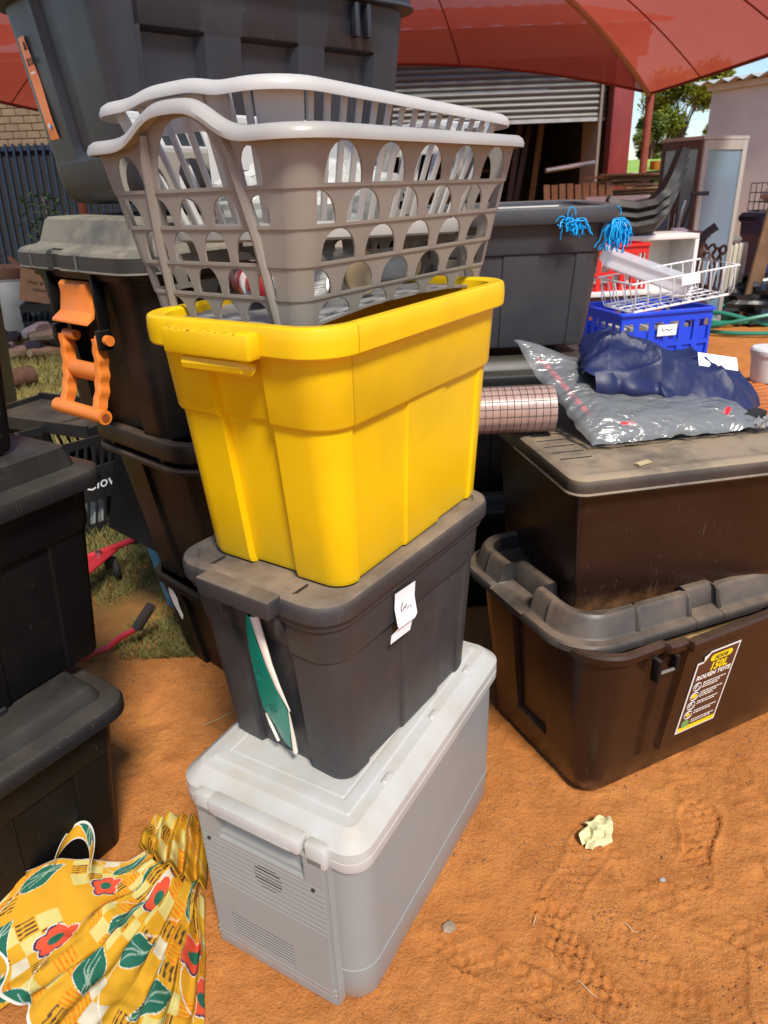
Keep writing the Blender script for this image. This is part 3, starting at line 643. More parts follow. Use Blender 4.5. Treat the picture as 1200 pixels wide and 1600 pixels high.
# ------------------------------------------------------------------ stack of black tubs at the left edge
def black_tub(lab, loc, rz, L, W, H, mat, lid=True, dome=.035, stripe=False):
    o = thing('storage_tub', lab, 'storage tub', loc, rz)
    tub(L, W, .05, .04, .05, H, .012, .03, H*.72, .005, .005, {0: steps((.12, .36, .006), (.62, .88, .006)), 3: steps((.25, .75, .01)), 1: steps((.25, .75, .01))}).build('body', mat, o)
    if lid:
        l_ = rloft(L+.06, W+.06, .06, lid_prof(H+.012, dome), {0: steps((.30, .55, .010)), 1: steps((.3, .7, .01))}, 7).build('lid', DUSTB, o)
        for x in (-.2, .14): rloft(.03, W*.55, .008, [(0, 0), (0, .010), (.003, .014)], nc=3).build('lid_rib', DUSTB, l_).location = (x, 0, H+.012+dome)
    return o
DUSTB = M('black_lid_plastic', (.014, .014, .0155), .36, .2, 4, spec=.28, dust=.16, dustcol=(.20, .165, .12), scratch=.3, grime=.08)
black_tub('black lidded tub at the left edge, bottom of its stack', (-.985, 1.14, 0), 55, .66, .44, .435, BLACKP)
black_tub('black lidded tub at the left edge, middle of its stack', (-.975, 1.245, .485), 58, .66, .44, .45, BLACKP, dome=.05)
black_tub('black tub at the left edge, top of its stack', (-.985, 1.20, 1.0), 60, .60, .40, .40, BLACKP, lid=False)

# ------------------------------------------------------------------ right stack: brown rough tote and the dark brown box on it
BROWN = M('dark_brown_plastic', (.022, .0095, .0065), .28, .14, 4, dust=.25, dustcol=(.22, .13, .075), splash=.06, spec=.36, scratch=.28, bump=.1, bs=420, grime=.1)
LIDB = M('charcoal_brown_lid', (.032, .029, .028), .40, .15, 4, dust=.48, dustcol=(.25, .175, .115), scratch=.3, grime=.3)
r1 = thing('storage_tote', 'large dark brown tote with yellow and white label, on the sand', 'storage tote', (.757, 1.72, 0), 25)
RL, RW, RH = .90, .53, .475; hx_ = RL-.2
fr_ = lambda x: (x+hx_/2)/hx_
ft = {0: [(0, 0), (fr_(-.262), 0), (fr_(-.254), -.012), (fr_(-.235), -.016), (fr_(-.205), -.016), (fr_(-.200), -.030), (fr_(.080), -.030), (fr_(.086), -.016), (fr_(.13), -.016), (fr_(.15), 0), (1, 0)], 3: steps((.3, .7, .014))}
k = (.75, 1, 0, 1); bt = lambda z, a=0.: .05*(1-z/RH)+a
rloft(RL, RW, .10, [(bt(0, .03), 0), (bt(.004, .012), .004), (bt(.02), .02), (bt(.10), .10, (0, 0, 0, 0)), (bt(.108), .108, k), (bt(.44), .44, (1, 1, 0, 1)), (-.006, .447, (1, 1, 0, 1)), (-.010, .450, (1, 1, 0, 1)), (-.012, .468, (1, 1, 0, 1)), (-.008, RH, (1, 1, 0, 1)), (.006, RH, (1, 1, 0, 1)), (.010, .468, (.8, 1, 0, 1)), (bt(.3, .006), .30, k), (bt(.02, .01), .02)], ft, 9).build('body', BROWN, r1)
for x in (-.285, .165):
    lb = MB().box((x, -.282, .418), (.012, .022, .055)).box((x+.045, -.285, .425), (.012, .022, .04))
    a = MB().box((x, -.280, .412), (.012, .024, .062)).build('latch_post', BLACKP, r1, bevel=.003); MB().box((x+.052, -.283, .42), (.012, .022, .045)).build('latch_post', BLACKP, r1, bevel=.003)
    MB().tube([(x, -.287, .405), (x+.052, -.289, .405)], .004, 8).build('latch_bar', M('bare_plastic_bar', (.16, .15, .14), .4), r1)
YEL = M('label_yellow', (.82, .62, .01), .4, .03); LBR = M('label_brown', (.075, .03, .018), .35, .05); LWH = M('label_white', (.78, .76, .72), .45, .04); LGR = M('label_green', (.16, .32, .10), .5)
sy = lambda z: -RW/2+bt(z)-.030*lerp(.75, 1, (z-.108)/.332)-.0012
def on_r1(x, z, d=.0): return frame_on((x, sy(z)-d, z), (1, 0, 0), (0, sy(.4)-sy(.15), .25))
def rp(x0, x1, z0, z1): return [(x0, z0), (x1, z0), (x1, z1), (x0, z1)]
M0 = on_r1(-.088, .145); B0 = on_r1(-.088, .145, .0006); B1 = on_r1(-.088, .145, .0012)
lab = MB(); lab.prism([(-.067, 0), (.071, 0), (.071, .270), (-.030, .270), (-.047, .243), (-.067, .243)], .0006, M0); lab = lab.build('product_label', LWH, r1); lab['label'] = 'brown product label with white border and yellow print'
MB().prism([(-.062, .005), (.066, .005), (.066, .265), (-.028, .265), (-.045, .238), (-.062, .238)], .0006, B0).build('label_field', LBR, lab)
MB().prism(rp(-.062, .066, .005, .019), .0003, B1).build('label_band', YEL, lab)
MB().prism([(-.047, .243), (-.030, .270), (-.050, .258)], .0012, B1).build('peeled_corner', STW, lab)
pill = [(.012+.026*s+.011*math.cos(a), .245+.011*math.sin(a)) for s, a0 in ((1, -PI/2), (-1, PI/2)) for a in [a0+PI*i/8 for i in range(9)]]
MB().prism(pill, .0003, B1).build('logo_pill', YEL, lab)
text('logo_print', 'ADDIS', .0165, INK, lab, B1 @ T(.012, .239, .0006), bold=.0004, align='CENTER', sx=.95)
text('print_capacity', '150L', .036, YEL, lab, B1 @ T(.012, .203, .0002), bold=.0012, shear=.12, align='CENTER', sx=.85)
text('print_name', 'ROUGH TOTE', .0195, LWH, lab, B1 @ T(.003, .183, .0002), bold=.0007, shear=.1, align='CENTER', sx=.92)
for k_ in range(5):
    zc = .165-.0325*k_; mt = LWH
    rg = MB().tube([B1 @ V(-.041+.013*math.cos(a*PI/10), zc-.006+.013*math.sin(a*PI/10), .0004) for a in range(20)], .0011, 4, closed=True); rg.build('icon_ring', LWH if k_ < 4 else LGR, lab)
    disc(MB(), -.041, zc-.006, .0115 if k_ == 4 else .007, .0002, B1, 12, .010 if k_ == 1 else None).build('icon', [LWH, YEL, LWH, YEL, LGR][k_], lab) if k_ not in (0, 2) else MB().tube([B1 @ V(-.048, zc-.01, .0004), B1 @ V(-.041, zc+.002, .0004), B1 @ V(-.034, zc-.01, .0004)], .0012, 4).build('icon', LWH, lab)
    ln = MB(); random.seed(k_)
    for q in range(3 if k_ < 2 else 2):
        x = -.022
        while x < .05-.012*q:
            l_ = random.uniform(.004, .011); ln.prism(rp(x, x+l_, zc-.001-.0075*q, zc+.0025-.0075*q), .0002, B1); x += l_+.002
    struct(ln.build('small_print', LWH, lab), 'stuff')
fm = MB().grid(30, 16, lambda u, v: (lerp(-.40, .40, u), lerp(-.225, .2, v), .405+.02*nz(u*6, v*5, 3)+.015*abs(nz(u*15, v*9, 5)))); fm.build('contents', M('tan_canvas', (.30, .19, .07), .8, .4, 9), r1, recalc=False, smooth=40)
# loose lid, pushed back so that the rim and the inside show
rl = thing('tote_lid', 'loose charcoal lid lying askew on the brown tote', 'lid', (.732, 1.748, .466), 22.6, rx=-.6, ry=1.6)
k1 = (1, 1, 1, 1); fl = {0: steps((.10, .115, -.006), (.33, .348, -.006), (.348, .475, .016), (.475, .49, -.006), (.75, .765, -.006), e=.003), 3: steps((.06, .075, -.004), (.28, .72, .040), (.93, .945, -.004), e=.006)}
kl = (.0, 0, 0, .3)
rloft(.93, .57, .12, [(.004, -.022), (0, -.020), (0, -.004), (.004, .002, kl), (.022, .005, kl), (.026, .010, k1), (.036, .052, k1), (.044, .060, k1), (.058, .061, k1), (.066, .056, k1), (.074, .020, k1), (.09, .008), (.2, .006)], fl, 9).build('lid_body', LIDB, rl)
MB().box((0, 0, -.008), (.82, .46, .02)).build('lid_underside', LIDB, rl)
r2 = thing('storage_box', 'glossy dark brown lidded box on the brown tote', 'storage box', (.69, 1.768, .478), 11)
tub(.625, .52, .022, .03, .025, .36, .006, .02, .325, .001, .005, {}).build('body', BROWN, r2)
LID2 = M('black_brown_lid', (.030, .027, .026), .28, .15, 4, dust=.85, dustcol=(.30, .225, .15), scratch=.35, grime=.2)
l2 = rloft(.672, .565, .04, [(p_, z_+.025) for p_, z_ in [(.006, .312), (-.001, .313), (-.003, .317), (0, .321), (0, .338), (.004, .349), (.013, .355), (.026, .356), (.032, .352), (.06, .352)]], nc=7).build('lid', LID2, r2)
for i in range(7): MB().box((-.27+.0*i, -.14+.045*i, .3785), (.09, .007, .004)).build('lid_rib', LID2, l2, bevel=.001)
MB().box((-.14, -.225, .3815), (.04, .014, .004), (0, 0, .3)).build('wood_chip', M('dry_chip', (.55, .42, .22), .8), l2)

# ------------------------------------------------------------------ dark tubs behind the yellow tub, with blue twine
CHAR = M('charcoal_grey_tub', (.050, .050, .056), .42, .1, 5, dust=.3, dustcol=(.25, .2, .15), scratch=.15, bump=.08, bs=500)
d1 = black_tub('black lidded tub on the sand, under two others behind the brown box', (.43, 2.47, 0), 6, .64, .44, .42, BLACKP)
d2 = black_tub('black lidded tub holding up the open grey tub with blue twine', (.43, 2.46, .470), 3, .62, .42, .42, BLACKP)
d3 = thing('storage_tub', 'dark grey open tub with blue twine hanging over its rim', 'storage tub', (.42, 2.47, .968), 4, rx=1.2)
tub(.56, .40, .05, .045, .04, .42, .028, .046, .29, .005, .004, {0: steps((.15, .4, .004), (.65, .9, .004))}).build('body', CHAR, d3)
rloft(.56, .40, .05, [(.006, .392), (.006, .402), (.012, .406), (.03, .406), (.034, .400), (.06, .400)], nc=6).build('inner_lid', M('grey_lid_sheen', (.10, .10, .108), .28, .1, 5, dust=.3, dustcol=(.3, .26, .2)), d3)
TW = M('blue_twine', (.0, .33, .72), .5, .15, 20)
def twine(lab, c, n, ln, spread, seed, hang):
    random.seed(seed); o = thing('twine_bundle', lab, 'twine', (0, 0, 0)); m = MB()
    for i in range(n):
        p = V(c[0]+random.gauss(0, spread), c[1]-.012*random.random(), c[2]+random.uniform(-.012, .006)); pts = [p]; L_ = ln*random.uniform(.4, 1.15)
        d = V(random.uniform(-1, 1), random.uniform(-.25, .05), random.uniform(-.8, .5)).normalized()
        for s in range(8): d = (d+V(random.uniform(-.8, .8), random.uniform(-.2, .2), random.uniform(-.6, .35)-hang)).normalized(); pts.append(pts[-1]+d*L_/8)
        m.tube(pts, .0019, 4)
    struct(m.build('strands', TW, o), 'stuff')
    q = MB(); q.tube([(c[0]+.012*math.cos(a*.6), c[1]-.004, c[2]+.016+.022*math.sin(a*.6)) for a in range(9)], .002, 5); q.build('loop', TW, o)
twine('frayed bright blue twine caught under the front rim of the grey tub', (.575, 2.232, 1.345), 55, .042, .018, 4, .1)
twine('bright blue twine hanging at the right corner of the grey tub', (.722, 2.28, 1.340), 110, .085, .009, 9, .45)

# ------------------------------------------------------------------ patterned cotton dress thrown on the sand at the fridge's foot
def cloth_mat():
    m = bpy.data.materials.new('printed_cotton'); m.use_nodes = True; n = m.node_tree.nodes; l = m.node_tree.links; b = n['Principled BSDF']
    a = n.new('ShaderNodeVertexColor'); a.layer_name = 'print'; l.new(a.outputs[0], b.inputs['Base Color']); b.inputs['Roughness'].default_value = .85; b.inputs['Specular IOR Level'].default_value = .2
    tc = n.new('ShaderNodeTexCoord'); t = n.new('ShaderNodeTexNoise'); t.inputs['Scale'].default_value = 900; l.new(tc.outputs['Object'], t.inputs['Vector'])
    bp = n.new('ShaderNodeBump'); bp.inputs['Strength'].default_value = .25; bp.inputs['Distance'].default_value = .001; l.new(t.outputs[0], bp.inputs['Height']); l.new(bp.outputs[0], b.inputs['Normal'])
    tr = n.new('ShaderNodeBsdfTranslucent'); l.new(a.outputs[0], tr.inputs[0]); ms = n.new('ShaderNodeMixShader'); ms.inputs[0].default_value = .2
    l.new(b.outputs[0], ms.inputs[1]); l.new(tr.outputs[0], ms.inputs[2]); l.new(ms.outputs[0], n['Material Output'].inputs[0]); return m
CLM = cloth_mat()
GOLD, PALE, CREAM, DARK, ORNG, LEAF, WHT, FLR, NAVY, PINK = (.66, .35, .022), (.64, .55, .19), (.66, .60, .44), (.10, .05, .03), (.72, .17, .01), (.02, .135, .085), (.78, .74, .66), (.70, .09, .04), (.06, .035, .08), (.75, .25, .22)
random.seed(12)
MOTIFS = []
for i in range(5):
    for j in range(4):
        MOTIFS.append((.10+i*.27+random.uniform(-.04, .04)+(.13 if j % 2 else 0), .05+j*.15+random.uniform(-.03, .03), random.uniform(0, 6.28), (i+j*2) % 3))
def print_col(s, t):
    """the printed pattern of the fabric, s across and t along, metres"""
    c = GOLD; g = .055; i, j = math.floor(s/g), math.floor(t/g); h = (i*7+j*13+i*j*3) % 11; fs, ft_ = s/g-i, t/g-j
    if (i+j) % 2 == 0 and h in (0, 2, 4, 6, 8): c = PALE if h not in (4, 7) else CREAM
    elif h in (1, 5): c = DARK if math.sin((fs*.9+.03*math.sin(ft_*5))*2*PI*4.5) > .3 and .04 < ft_ < .96 else GOLD
    elif h in (3, 9): c = ORNG if math.sin((ft_*.9+.03*math.sin(fs*4))*2*PI*5) > .55 else GOLD
    v = abs(math.sin(s*9+2*math.sin(t*7)+t*5))
    if v < .018: c = WHT
    for ms, mt, an, kd in MOTIFS:
        dx, dy = s-ms, t-mt
        if abs(dx) > .10 or abs(dy) > .10: continue
        u = (dx*math.cos(an)+dy*math.sin(an))/1.9; w_ = (-dx*math.sin(an)+dy*math.cos(an))/1.9
        if kd < 2:
            q = (u+.04)/.08
            if 0 < q < 1:
                hw = .024*math.sin(PI*q**.75)*(1.1-.3*q); e = abs(w_)-hw
                if e < 0:
                    c = LEAF
                    if abs(w_) < .0013 or abs(abs(w_)-.35*abs(u-.01)-.001) < .0011 and q > .2: c = (.30, .42, .33)
                elif e < .0013: c = WHT
        else:
            r = math.hypot(u, w_); ph = math.atan2(w_, u); R_ = .032*(.72+.28*abs(math.cos(2.5*ph)))
            if r < R_: c = FLR if r > .011 else LEAF
            if R_*.86 < r < R_ and math.sin(ph+an) > -.2: c = NAVY
            elif R_ <= r < R_+.0016: c = WHT
    return c
def cloth(name, nu, nv, fn, uv, parent, edge=None):
    mb = MB().grid(nu, nv, fn); me = mb.mesh(name, CLM, smooth=60, recalc=False)
    at = me.color_attributes.new('print', 'FLOAT_COLOR', 'POINT'); d = []
    for j in range(nv+1):
        for i in range(nu+1):
            u, v = i/nu, j/nv; c = edge(u, v) if edge and edge(u, v) else print_col(*uv(u, v)); d += [*c, 1]
    at.data.foreach_set('color', d); o = link(name, me, parent)
    m = o.modifiers.new('thickness', 'SOLIDIFY'); m.thickness = .001; return o
dr = thing('printed_dress', 'yellow printed cotton dress with leaves and flowers lying on the sand', 'dress', (-.6, 1.05, 0))
HEM = [(-.835, 1.075), (-.845, 1.02), (-.828, .965), (-.78, .905), (-.72, .855), (-.63, .80), (-.54, .775), (-.45, .765), (-.365, .77)]
def hem(u):
    k = u*(len(HEM)-1); i = min(int(k), len(HEM)-2); f = k-i; p0, p1, p2, p3 = HEM[max(i-1, 0)], HEM[i], HEM[i+1], HEM[min(i+2, len(HEM)-1)]
    return [.5*(2*p1[q]+(p2[q]-p0[q])*f+(2*p0[q]-5*p1[q]+4*p2[q]-p3[q])*f*f+(3*p1[q]-p0[q]-3*p2[q]+p3[q])*f**3) for q in (0, 1)]
def skirt(u, v):
    a = (lerp(-.595, -.425, u), lerp(1.215, 1.085, u)); h = hem(u)
    ph = 2*PI*(1.6*u+6.2*u*u)+2.6*nz(u*3.5, v*1.8, 4); sharp = math.sin(ph)+.35*math.sin(2*ph+1)
    am = lerp(.020, .026, math.sin(PI*v))*(1-.45*v)*(.35+.8*smooth(.1, .5, u))*(.75+.8*nz(u*5, v*2.5, 12)); wob = .012*nz(u*7, v*3, 1)
    x = lerp(a[0], h[0], v)+wob+.006*math.cos(ph); y = lerp(a[1], h[1], v)+wob*.5
    hemw = .012*math.sin(u*31)*smooth(.9, 1, v)
    z = .010+.8*am*(.9+sharp*.8)+.022*max(0, nz(x*8, y*8, 7))+.006*nz(x*18+y*9, y*16, 5)+.03*smooth(.22, 0, v)+.004*nz(x*40, y*40)
    z += .125*(1-smooth(0, .34, u))*smooth(0, .75, v)
    return (x+hemw+.6, y+hemw*.6-1.05, max(.006, z))
cloth('skirt', 330, 190, skirt, lambda u, v: (u*1.15, v*.52), dr, lambda u, v: WHT if v > .984 or (u < .008) else None)
def under(u, v):
    p = skirt(u*.42, .80+.2*v); return (p[0]-.03-.02*v, p[1]-.02*math.sin(u*9)-.012, max(.003, p[2]*.6+.003))
cloth('skirt_lining', 60, 16, under, lambda u, v: (u*.5+.3, v*.1+.2), dr, lambda u, v: WHT if v > .9 else None)
def bodice(u, v):
    a = (lerp(-.610, -.425, u), lerp(1.215, 1.095, u)); b = (lerp(-.605, -.475, u), lerp(1.345, 1.335, u)); ph = 2*PI*(4.5*u)+nz(u*4, v*3, 9)
    x = lerp(a[0], b[0], v)-.015*math.sin(PI*v)*(1-u); y = lerp(a[1], b[1], v)+.012*math.sin(PI*u)*v
    z = .014+.016*(1+math.sin(ph))*(1-.4*v)+.022*smooth(.2, 0, v)+.012*nz(u*6, v*5, 3)
    if v > .93: z = lerp(z, .006, (v-.93)/.07)
    return (x+.6, y-1.05, max(.005, z))
cloth('bodice', 150, 90, bodice, lambda u, v: (u*.62+.2, v*.2+.9), dr, lambda u, v: WHT if v > .97 else None)
def strap(u, v):
    a = PI*(1.12*u-.06); cx, cy = -.715, 1.135
    x = cx+.042*math.cos(a)+.012*(v-.5); y = cy-.02+.075*math.sin(a)+.018*(v-.5); return (x+.6, y-1.05, .10+.035*v+.03*math.sin(a))
cloth('strap', 50, 18, strap, lambda u, v: (u*.2, v*.05+.3), dr, lambda u, v: WHT if v > .86 or v < .1 else None)

# ------------------------------------------------------------------ on the brown box: mesh roll, wrapped bundle, navy tarpaulin
rollt = thing('mesh_roll', 'roll of pinkish grid film lying between the yellow tub and the wrapped bundle', 'roll', (.05, 1.76, .922), 1.5)
FILM = M('pinkish_film', (.38, .245, .205), .3, .12, 14, spec=.6, bump=.25, bs=30, stretch=(6, 1, 1))
rm = MB(); pr = []
for k in range(45):
    a = k*2*PI/15; r = .060-.004*k/45; pr.append((r*math.cos(-a+.8), r*math.sin(-a+.8)))
rm.loft([[(x, p[0], p[1]) for p in pr] for x in (0, .2, .39)], False, False, closed=False); rm.build('roll_sheet', FILM, rollt, solid=.0009, recalc=False)
gm = MB()
for i in range(21): gm.tube([(.012+.018*i, .0606*math.cos(a*PI/10), .0606*math.sin(a*PI/10)) for a in range(20)], .0006, 4, closed=True)
for a in range(20): gm.tube([(0, .0608*math.cos(a*PI/10), .0608*math.sin(a*PI/10)), (.39, .0608*math.cos(a*PI/10), .0608*math.sin(a*PI/10))], .0006, 4)
struct(gm.build('wire_grid', M('dark_wire', (.05, .028, .024), .5), rollt), 'stuff')
# bundle in clear plastic
A, B, Cc, D = V(.505, 1.612, .866), V(.965, 1.70, .864), V(.395, 1.985, 1.005), V(.93, 2.02, .895)
def quadp(u, v): return (A*(1-u)+B*u)*(1-v)+(Cc*(1-u)+D*u)*v
bd = thing('wrapped_bundle', 'black and red padded bundle wrapped in clear plastic, on the brown box', 'bundle', (0, 0, 0))
def padt(u, v, up_):
    p = quadp(.045+.91*u, .05+.90*v); e = (min(u, 1-u, .12)/.12)**.5*(min(v, 1-v, .12)/.12)**.5
    return p+V(0, 0, (.006+.026*e*(1+.25*nz(u*5, v*5, 2))) if up_ else .004)
for nm, f_ in (('pad', True),):
    m = MB().grid(36, 30, lambda u, v: padt(u, v, True)); m.grid(36, 30, lambda u, v: padt(u, v, False)); m.build('pad', M('black_padding', (.022, .024, .028), .6, .3, 12, bump=.5, bs=60), bd, recalc=False)
RDC = M('red_piping', (.62, .015, .02), .5, .2, 30)
for n_, path in enumerate(([(.035, t/10) for t in range(2, 11)], [(.25+.02*t, .93-.012*t) for t in range(6)], [(.16+.02*t, .055) for t in range(5)], [(.82+.015*t, .07+.02*t) for t in range(4)])):
    m = MB(); m.tube([padt(u, v, True)+V(0, 0, .004) for u, v in path], .009, 8, squash=.7); m.build('red_trim', RDC, bd)
def film(u, v):
    p = quadp(u, v); e = (min(u, 1-u, .15)/.15)**.45*(min(v, 1-v, .15)/.15)**.45
    cr = .004*nz(u*7+v*4, v*6-u*5, 2)+.006*abs(nz(u*9-v*11, v*6+u*4, 6))+.001*nz(u*40, v*40, 3)
    tip = smooth(.25, 0, u)*smooth(.72, 1, v)
    return p+V(.014*nz(v*9, 3, u*2)*(1-e)-.022*tip, .016*nz(u*9, 5, v*2)*(1-e), .006+.038*e+cr*(1.2-.2*e)+.01*nz(u*5, v*4, 8)*(1-e)+.045*tip)
FILMC = bpy.data.materials.new('clear_wrap'); FILMC.use_nodes = True
def wrap_mat(m):
    n = m.node_tree.nodes; l = m.node_tree.links; out = n['Material Output']; n.remove(n['Principled BSDF'])
    tc = n.new('ShaderNodeTexCoord'); t = n.new('ShaderNodeTexNoise'); t.inputs['Scale'].default_value = 7; t.inputs['Detail'].default_value = 4; t.inputs['Distortion'].default_value = 2.0; mp_ = n.new('ShaderNodeMapping'); mp_.inputs['Scale'].default_value = (.7, 2.0, 1); mp_.inputs['Rotation'].default_value = (0, 0, .6); l.new(tc.outputs['Object'], mp_.inputs[0]); l.new(mp_.outputs[0], t.inputs['Vector'])
    bp = n.new('ShaderNodeBump'); bp.inputs['Strength'].default_value = .45; bp.inputs['Distance'].default_value = .02; vo = n.new('ShaderNodeTexVoronoi'); vo.inputs['Scale'].default_value = 17; ad = n.new('ShaderNodeVectorMath'); ad.operation = 'MULTIPLY_ADD'; ad.inputs[1].default_value = (.12, .12, .12); l.new(t.outputs['Color'], ad.inputs[0]); l.new(mp_.outputs[0], ad.inputs[2]); l.new(ad.outputs[0], vo.inputs['Vector'])
    hs_ = n.new('ShaderNodeMath'); hs_.operation = 'ADD'; l.new(vo.outputs['Distance'], hs_.inputs[0]); l.new(t.outputs[0], hs_.inputs[1]); l.new(hs_.outputs[0], bp.inputs['Height'])
    gl = n.new('ShaderNodeBsdfGlossy'); gl.inputs['Roughness'].default_value = .22; gl.inputs[0].default_value = (.95, .95, .96, 1); l.new(bp.outputs[0], gl.inputs['Normal'])
    df = n.new('ShaderNodeBsdfDiffuse'); df.inputs[0].default_value = (.72, .73, .72, 1); tp = n.new('ShaderNodeBsdfTransparent'); tp.inputs[0].default_value = (.93, .93, .93, 1)
    fr = n.new('ShaderNodeFresnel'); fr.inputs[0].default_value = 1.75; l.new(bp.outputs[0], fr.inputs['Normal'])
    m1 = n.new('ShaderNodeMixShader'); m1.inputs[0].default_value = .2; l.new(tp.outputs[0], m1.inputs[1]); l.new(df.outputs[0], m1.inputs[2])
    m2 = n.new('ShaderNodeMixShader'); l.new(fr.outputs[0], m2.inputs[0]); l.new(m1.outputs[0], m2.inputs[1]); l.new(gl.outputs[0], m2.inputs[2]); l.new(m2.outputs[0], out.inputs[0])
wrap_mat(FILMC)
m = MB().grid(110, 90, film); m.build('clear_wrap', FILMC, bd, recalc=False, smooth=50)
def tail(u, v):
    p = quadp(.93+.16*u, -.03+.36*v*(1-.45*u)); return p+V(0, 0, .012+.02*nz(u*5, v*9, 3)+.014*abs(nz(u*14, v*14, 4)))
MB().grid(24, 40, tail).build('wrap_tail', FILMC, bd, recalc=False, smooth=50)
MB().box((.93, 1.745, .892), (.11, .035, .02), (0, 0, .35)).build('strap', M('black_webbing', (.012, .012, .013), .8), bd, bevel=.005)
# navy tarpaulin, folded and crumpled
tp = thing('folded_tarpaulin', 'crumpled navy blue tarpaulin with white tag on the wrapped bundle', 'tarpaulin', (0, 0, 0))
A2, B2, C2, D2 = V(.523, 1.80, 1.0), V(.985, 1.81, .868), V(.565, 2.02, 1.03), V(1.12, 2.04, .83)
def navy(u, v):
    p = (A2*(1-u)+B2*u)*(1-v)+(C2*(1-u)+D2*u)*v; e = (min(u, 1-u, .14)/.14)**.5*(min(v, 1-v, .2)/.2)**.5
    w1 = u*7+v*3.5+1.6*nz(u*3, v*3, 5); w2 = u*3-v*8+1.8*nz(u*2.5, v*4, 8)
    fold = .026*(1-abs(math.sin(w1)))**2+.020*(1-abs(math.sin(w2)))**2*smooth(.75, .2, u)+.010*nz(u*8-v*4, v*7+u*3, 6)+.004*abs(nz(u*24, v*20, 2))
    return p+V(.03*nz(v*5, u*2, 1)*(1-e), -.035*(.5+.8*nz(u*6, 2, v))*(1-v)*(1-e), -.004+.062*e+fold*(.35+.65*e)+.02*math.sin(PI*u)*e)
NAVYM = M('navy_tarpaulin', (.013, .019, .075), .48, .15, 9, bump=.12, bs=250, spec=.35)
MB().grid(120, 70, navy).build('cloth', NAVYM, tp, recalc=False, smooth=60, solid=.0015)
def navy2(u, v): 
    p = navy(.06+.9*u, .015); return Vector(p)+V(.008*math.sin(u*23), -.02*math.sin(PI*v)-.006*math.sin(u*31), -.001-(.062+.016*math.sin(u*11+1))*v)
MB().grid(90, 10, navy2).build('lower_fold', NAVYM, tp, recalc=False, smooth=60)
tg = MB(); P0 = [navy(.62, .36), navy(.80, .34), navy(.83, .47), navy(.66, .50)]
c0 = Vector(navy(.74, .42))+V(0, 0, .018); tg.add([c0+V(-.06, -.026, .000), c0+V(.05, -.022, -.020), c0+V(.06, .018, .006), c0+V(-.05, .014, .026)], [(0, 1, 2, 3)]).build('tag', PAPER, tp, solid=.001)
bk_ = Vector(navy(.90, .0)); e_ = MB(); e_.tube([bk_+V(.012*math.cos(a*PI/8), -.028, -.055+.012*math.sin(a*PI/8)) for a in range(16)], .004, 6, closed=True); e_.build('eyelet', M('brass', (.55, .4, .2), .35, .1, metal=1.), tp)

# ------------------------------------------------------------------ litter on the sand
def scrap(u, v):
    a, b = u-.5, v-.5; return (.10*a*(1-.3*abs(b))+.012*nz(u*4, v*4, 1), .075*b*(1-1.2*abs(a))+.012*nz(u*4, v*4, 5), .004+.026*abs(nz(u*2.6, v*2.6, 8))+.005*abs(nz(u*7, v*7, 3))+.010*(1-2*abs(a))*(1-2*abs(b)))
o = MB().grid(22, 18, scrap).build('paper_scrap', M('pale_yellow_tissue', (.80, .74, .42), .8, .12, 40, transl=.25), smooth=25, recalc=False, solid=.0008); o.location = (.487, 1.245, .006); o.rotation_euler = (.1, -.2, .7); tag(o, 'crumpled pale yellow paper scrap on the sand', 'litter')
def stone(lab, x, y, s, h, seed, mat, rz=0.):
    random.seed(seed); n = 7; poly = [(s*(.7+.5*random.random())*math.cos(2*PI*i/n), s*(.55+.35*random.random())*math.sin(2*PI*i/n)) for i in range(n)]
    m = MB(); m.loft([[(a*.9, b*.9, 0) for a, b in poly], [(a, b, h*.5) for a, b in poly], [(a*.75+s*.1, b*.75, h) for a, b in poly]]); o = m.build('stone', mat, smooth=0, bevel=h*.12); o.location = (x, y, gz(x, y)-.001); o.rotation_euler = (.1, .05, rz); tag(o, lab, 'stone', 'small stones on the sand')
PEB = M('pebble_brown', (.26, .19, .12), .8, .3, 60); PEB2 = M('pebble_grey', (.35, .33, .31), .8, .3, 60)
stone('flat brown stone chip beside the fridge', .104, 1.025, .020, .008, 3, PEB, .4)
stone('small grey pebble right of the shoe print', .60, 1.12, .008, .008, 8, PEB2)
for k, (x, y, an, L_) in enumerate([(.49, 1.01, 2.2, .035), (.365, .885, 2.3, .05), (.29, 1.03, 1.2, .03), (-.52, 1.72, .6, .12), ]):
    m = MB(); random.seed(k); m.tube([(t*L_*math.cos(an)+random.uniform(-.003, .003), t*L_*math.sin(an)+random.uniform(-.003, .003), .005+.002*math.sin(t*7)) for t in (-.5, -.2, .1, .4, .5)], [.0005, .0009, .001, .0008, .0004], 5)
    o = m.build('dry_twig', M('dry_straw', (.58, .46, .27), .8, .2, 50)); o.location = (x, y, gz(x, y)); tag(o, ['short dry twig above the clear shoe print', 'dry straw stem at the lower edge of the sand', 'thin pale straw right of the stone chip', 'long dry grass stem behind the fridge', 'tiny straw bit right of the shoe print'][k], 'twig')
random.seed(21); cl = MB(); OCT = [(1,0,0),(-1,0,0),(0,1,0),(0,-1,0),(0,0,1),(0,0,-1)]; OF = [(0,2,4),(2,1,4),(1,3,4),(3,0,4),(2,0,5),(1,2,5),(3,1,5),(0,3,5)]
cnt = 0
while cnt < 9000:
    x = random.uniform(-.9, 1.5); y = random.uniform(.76, 2.2)
    if nz(x*4.3, y*4.3, 31)+.35*nz(x*13, y*13, 2) < random.uniform(-.05, .55): continue
    s = random.uniform(.0008, .0030)*(1 if random.random() < .93 else 2.0); j = lambda: random.uniform(.6, 1.3)
    cl.add([(x+a*s*j(), y+b*s*j(), gz(x, y)+s*.3+c*s*.8*j()) for a, b, c in OCT], OF); cnt += 1
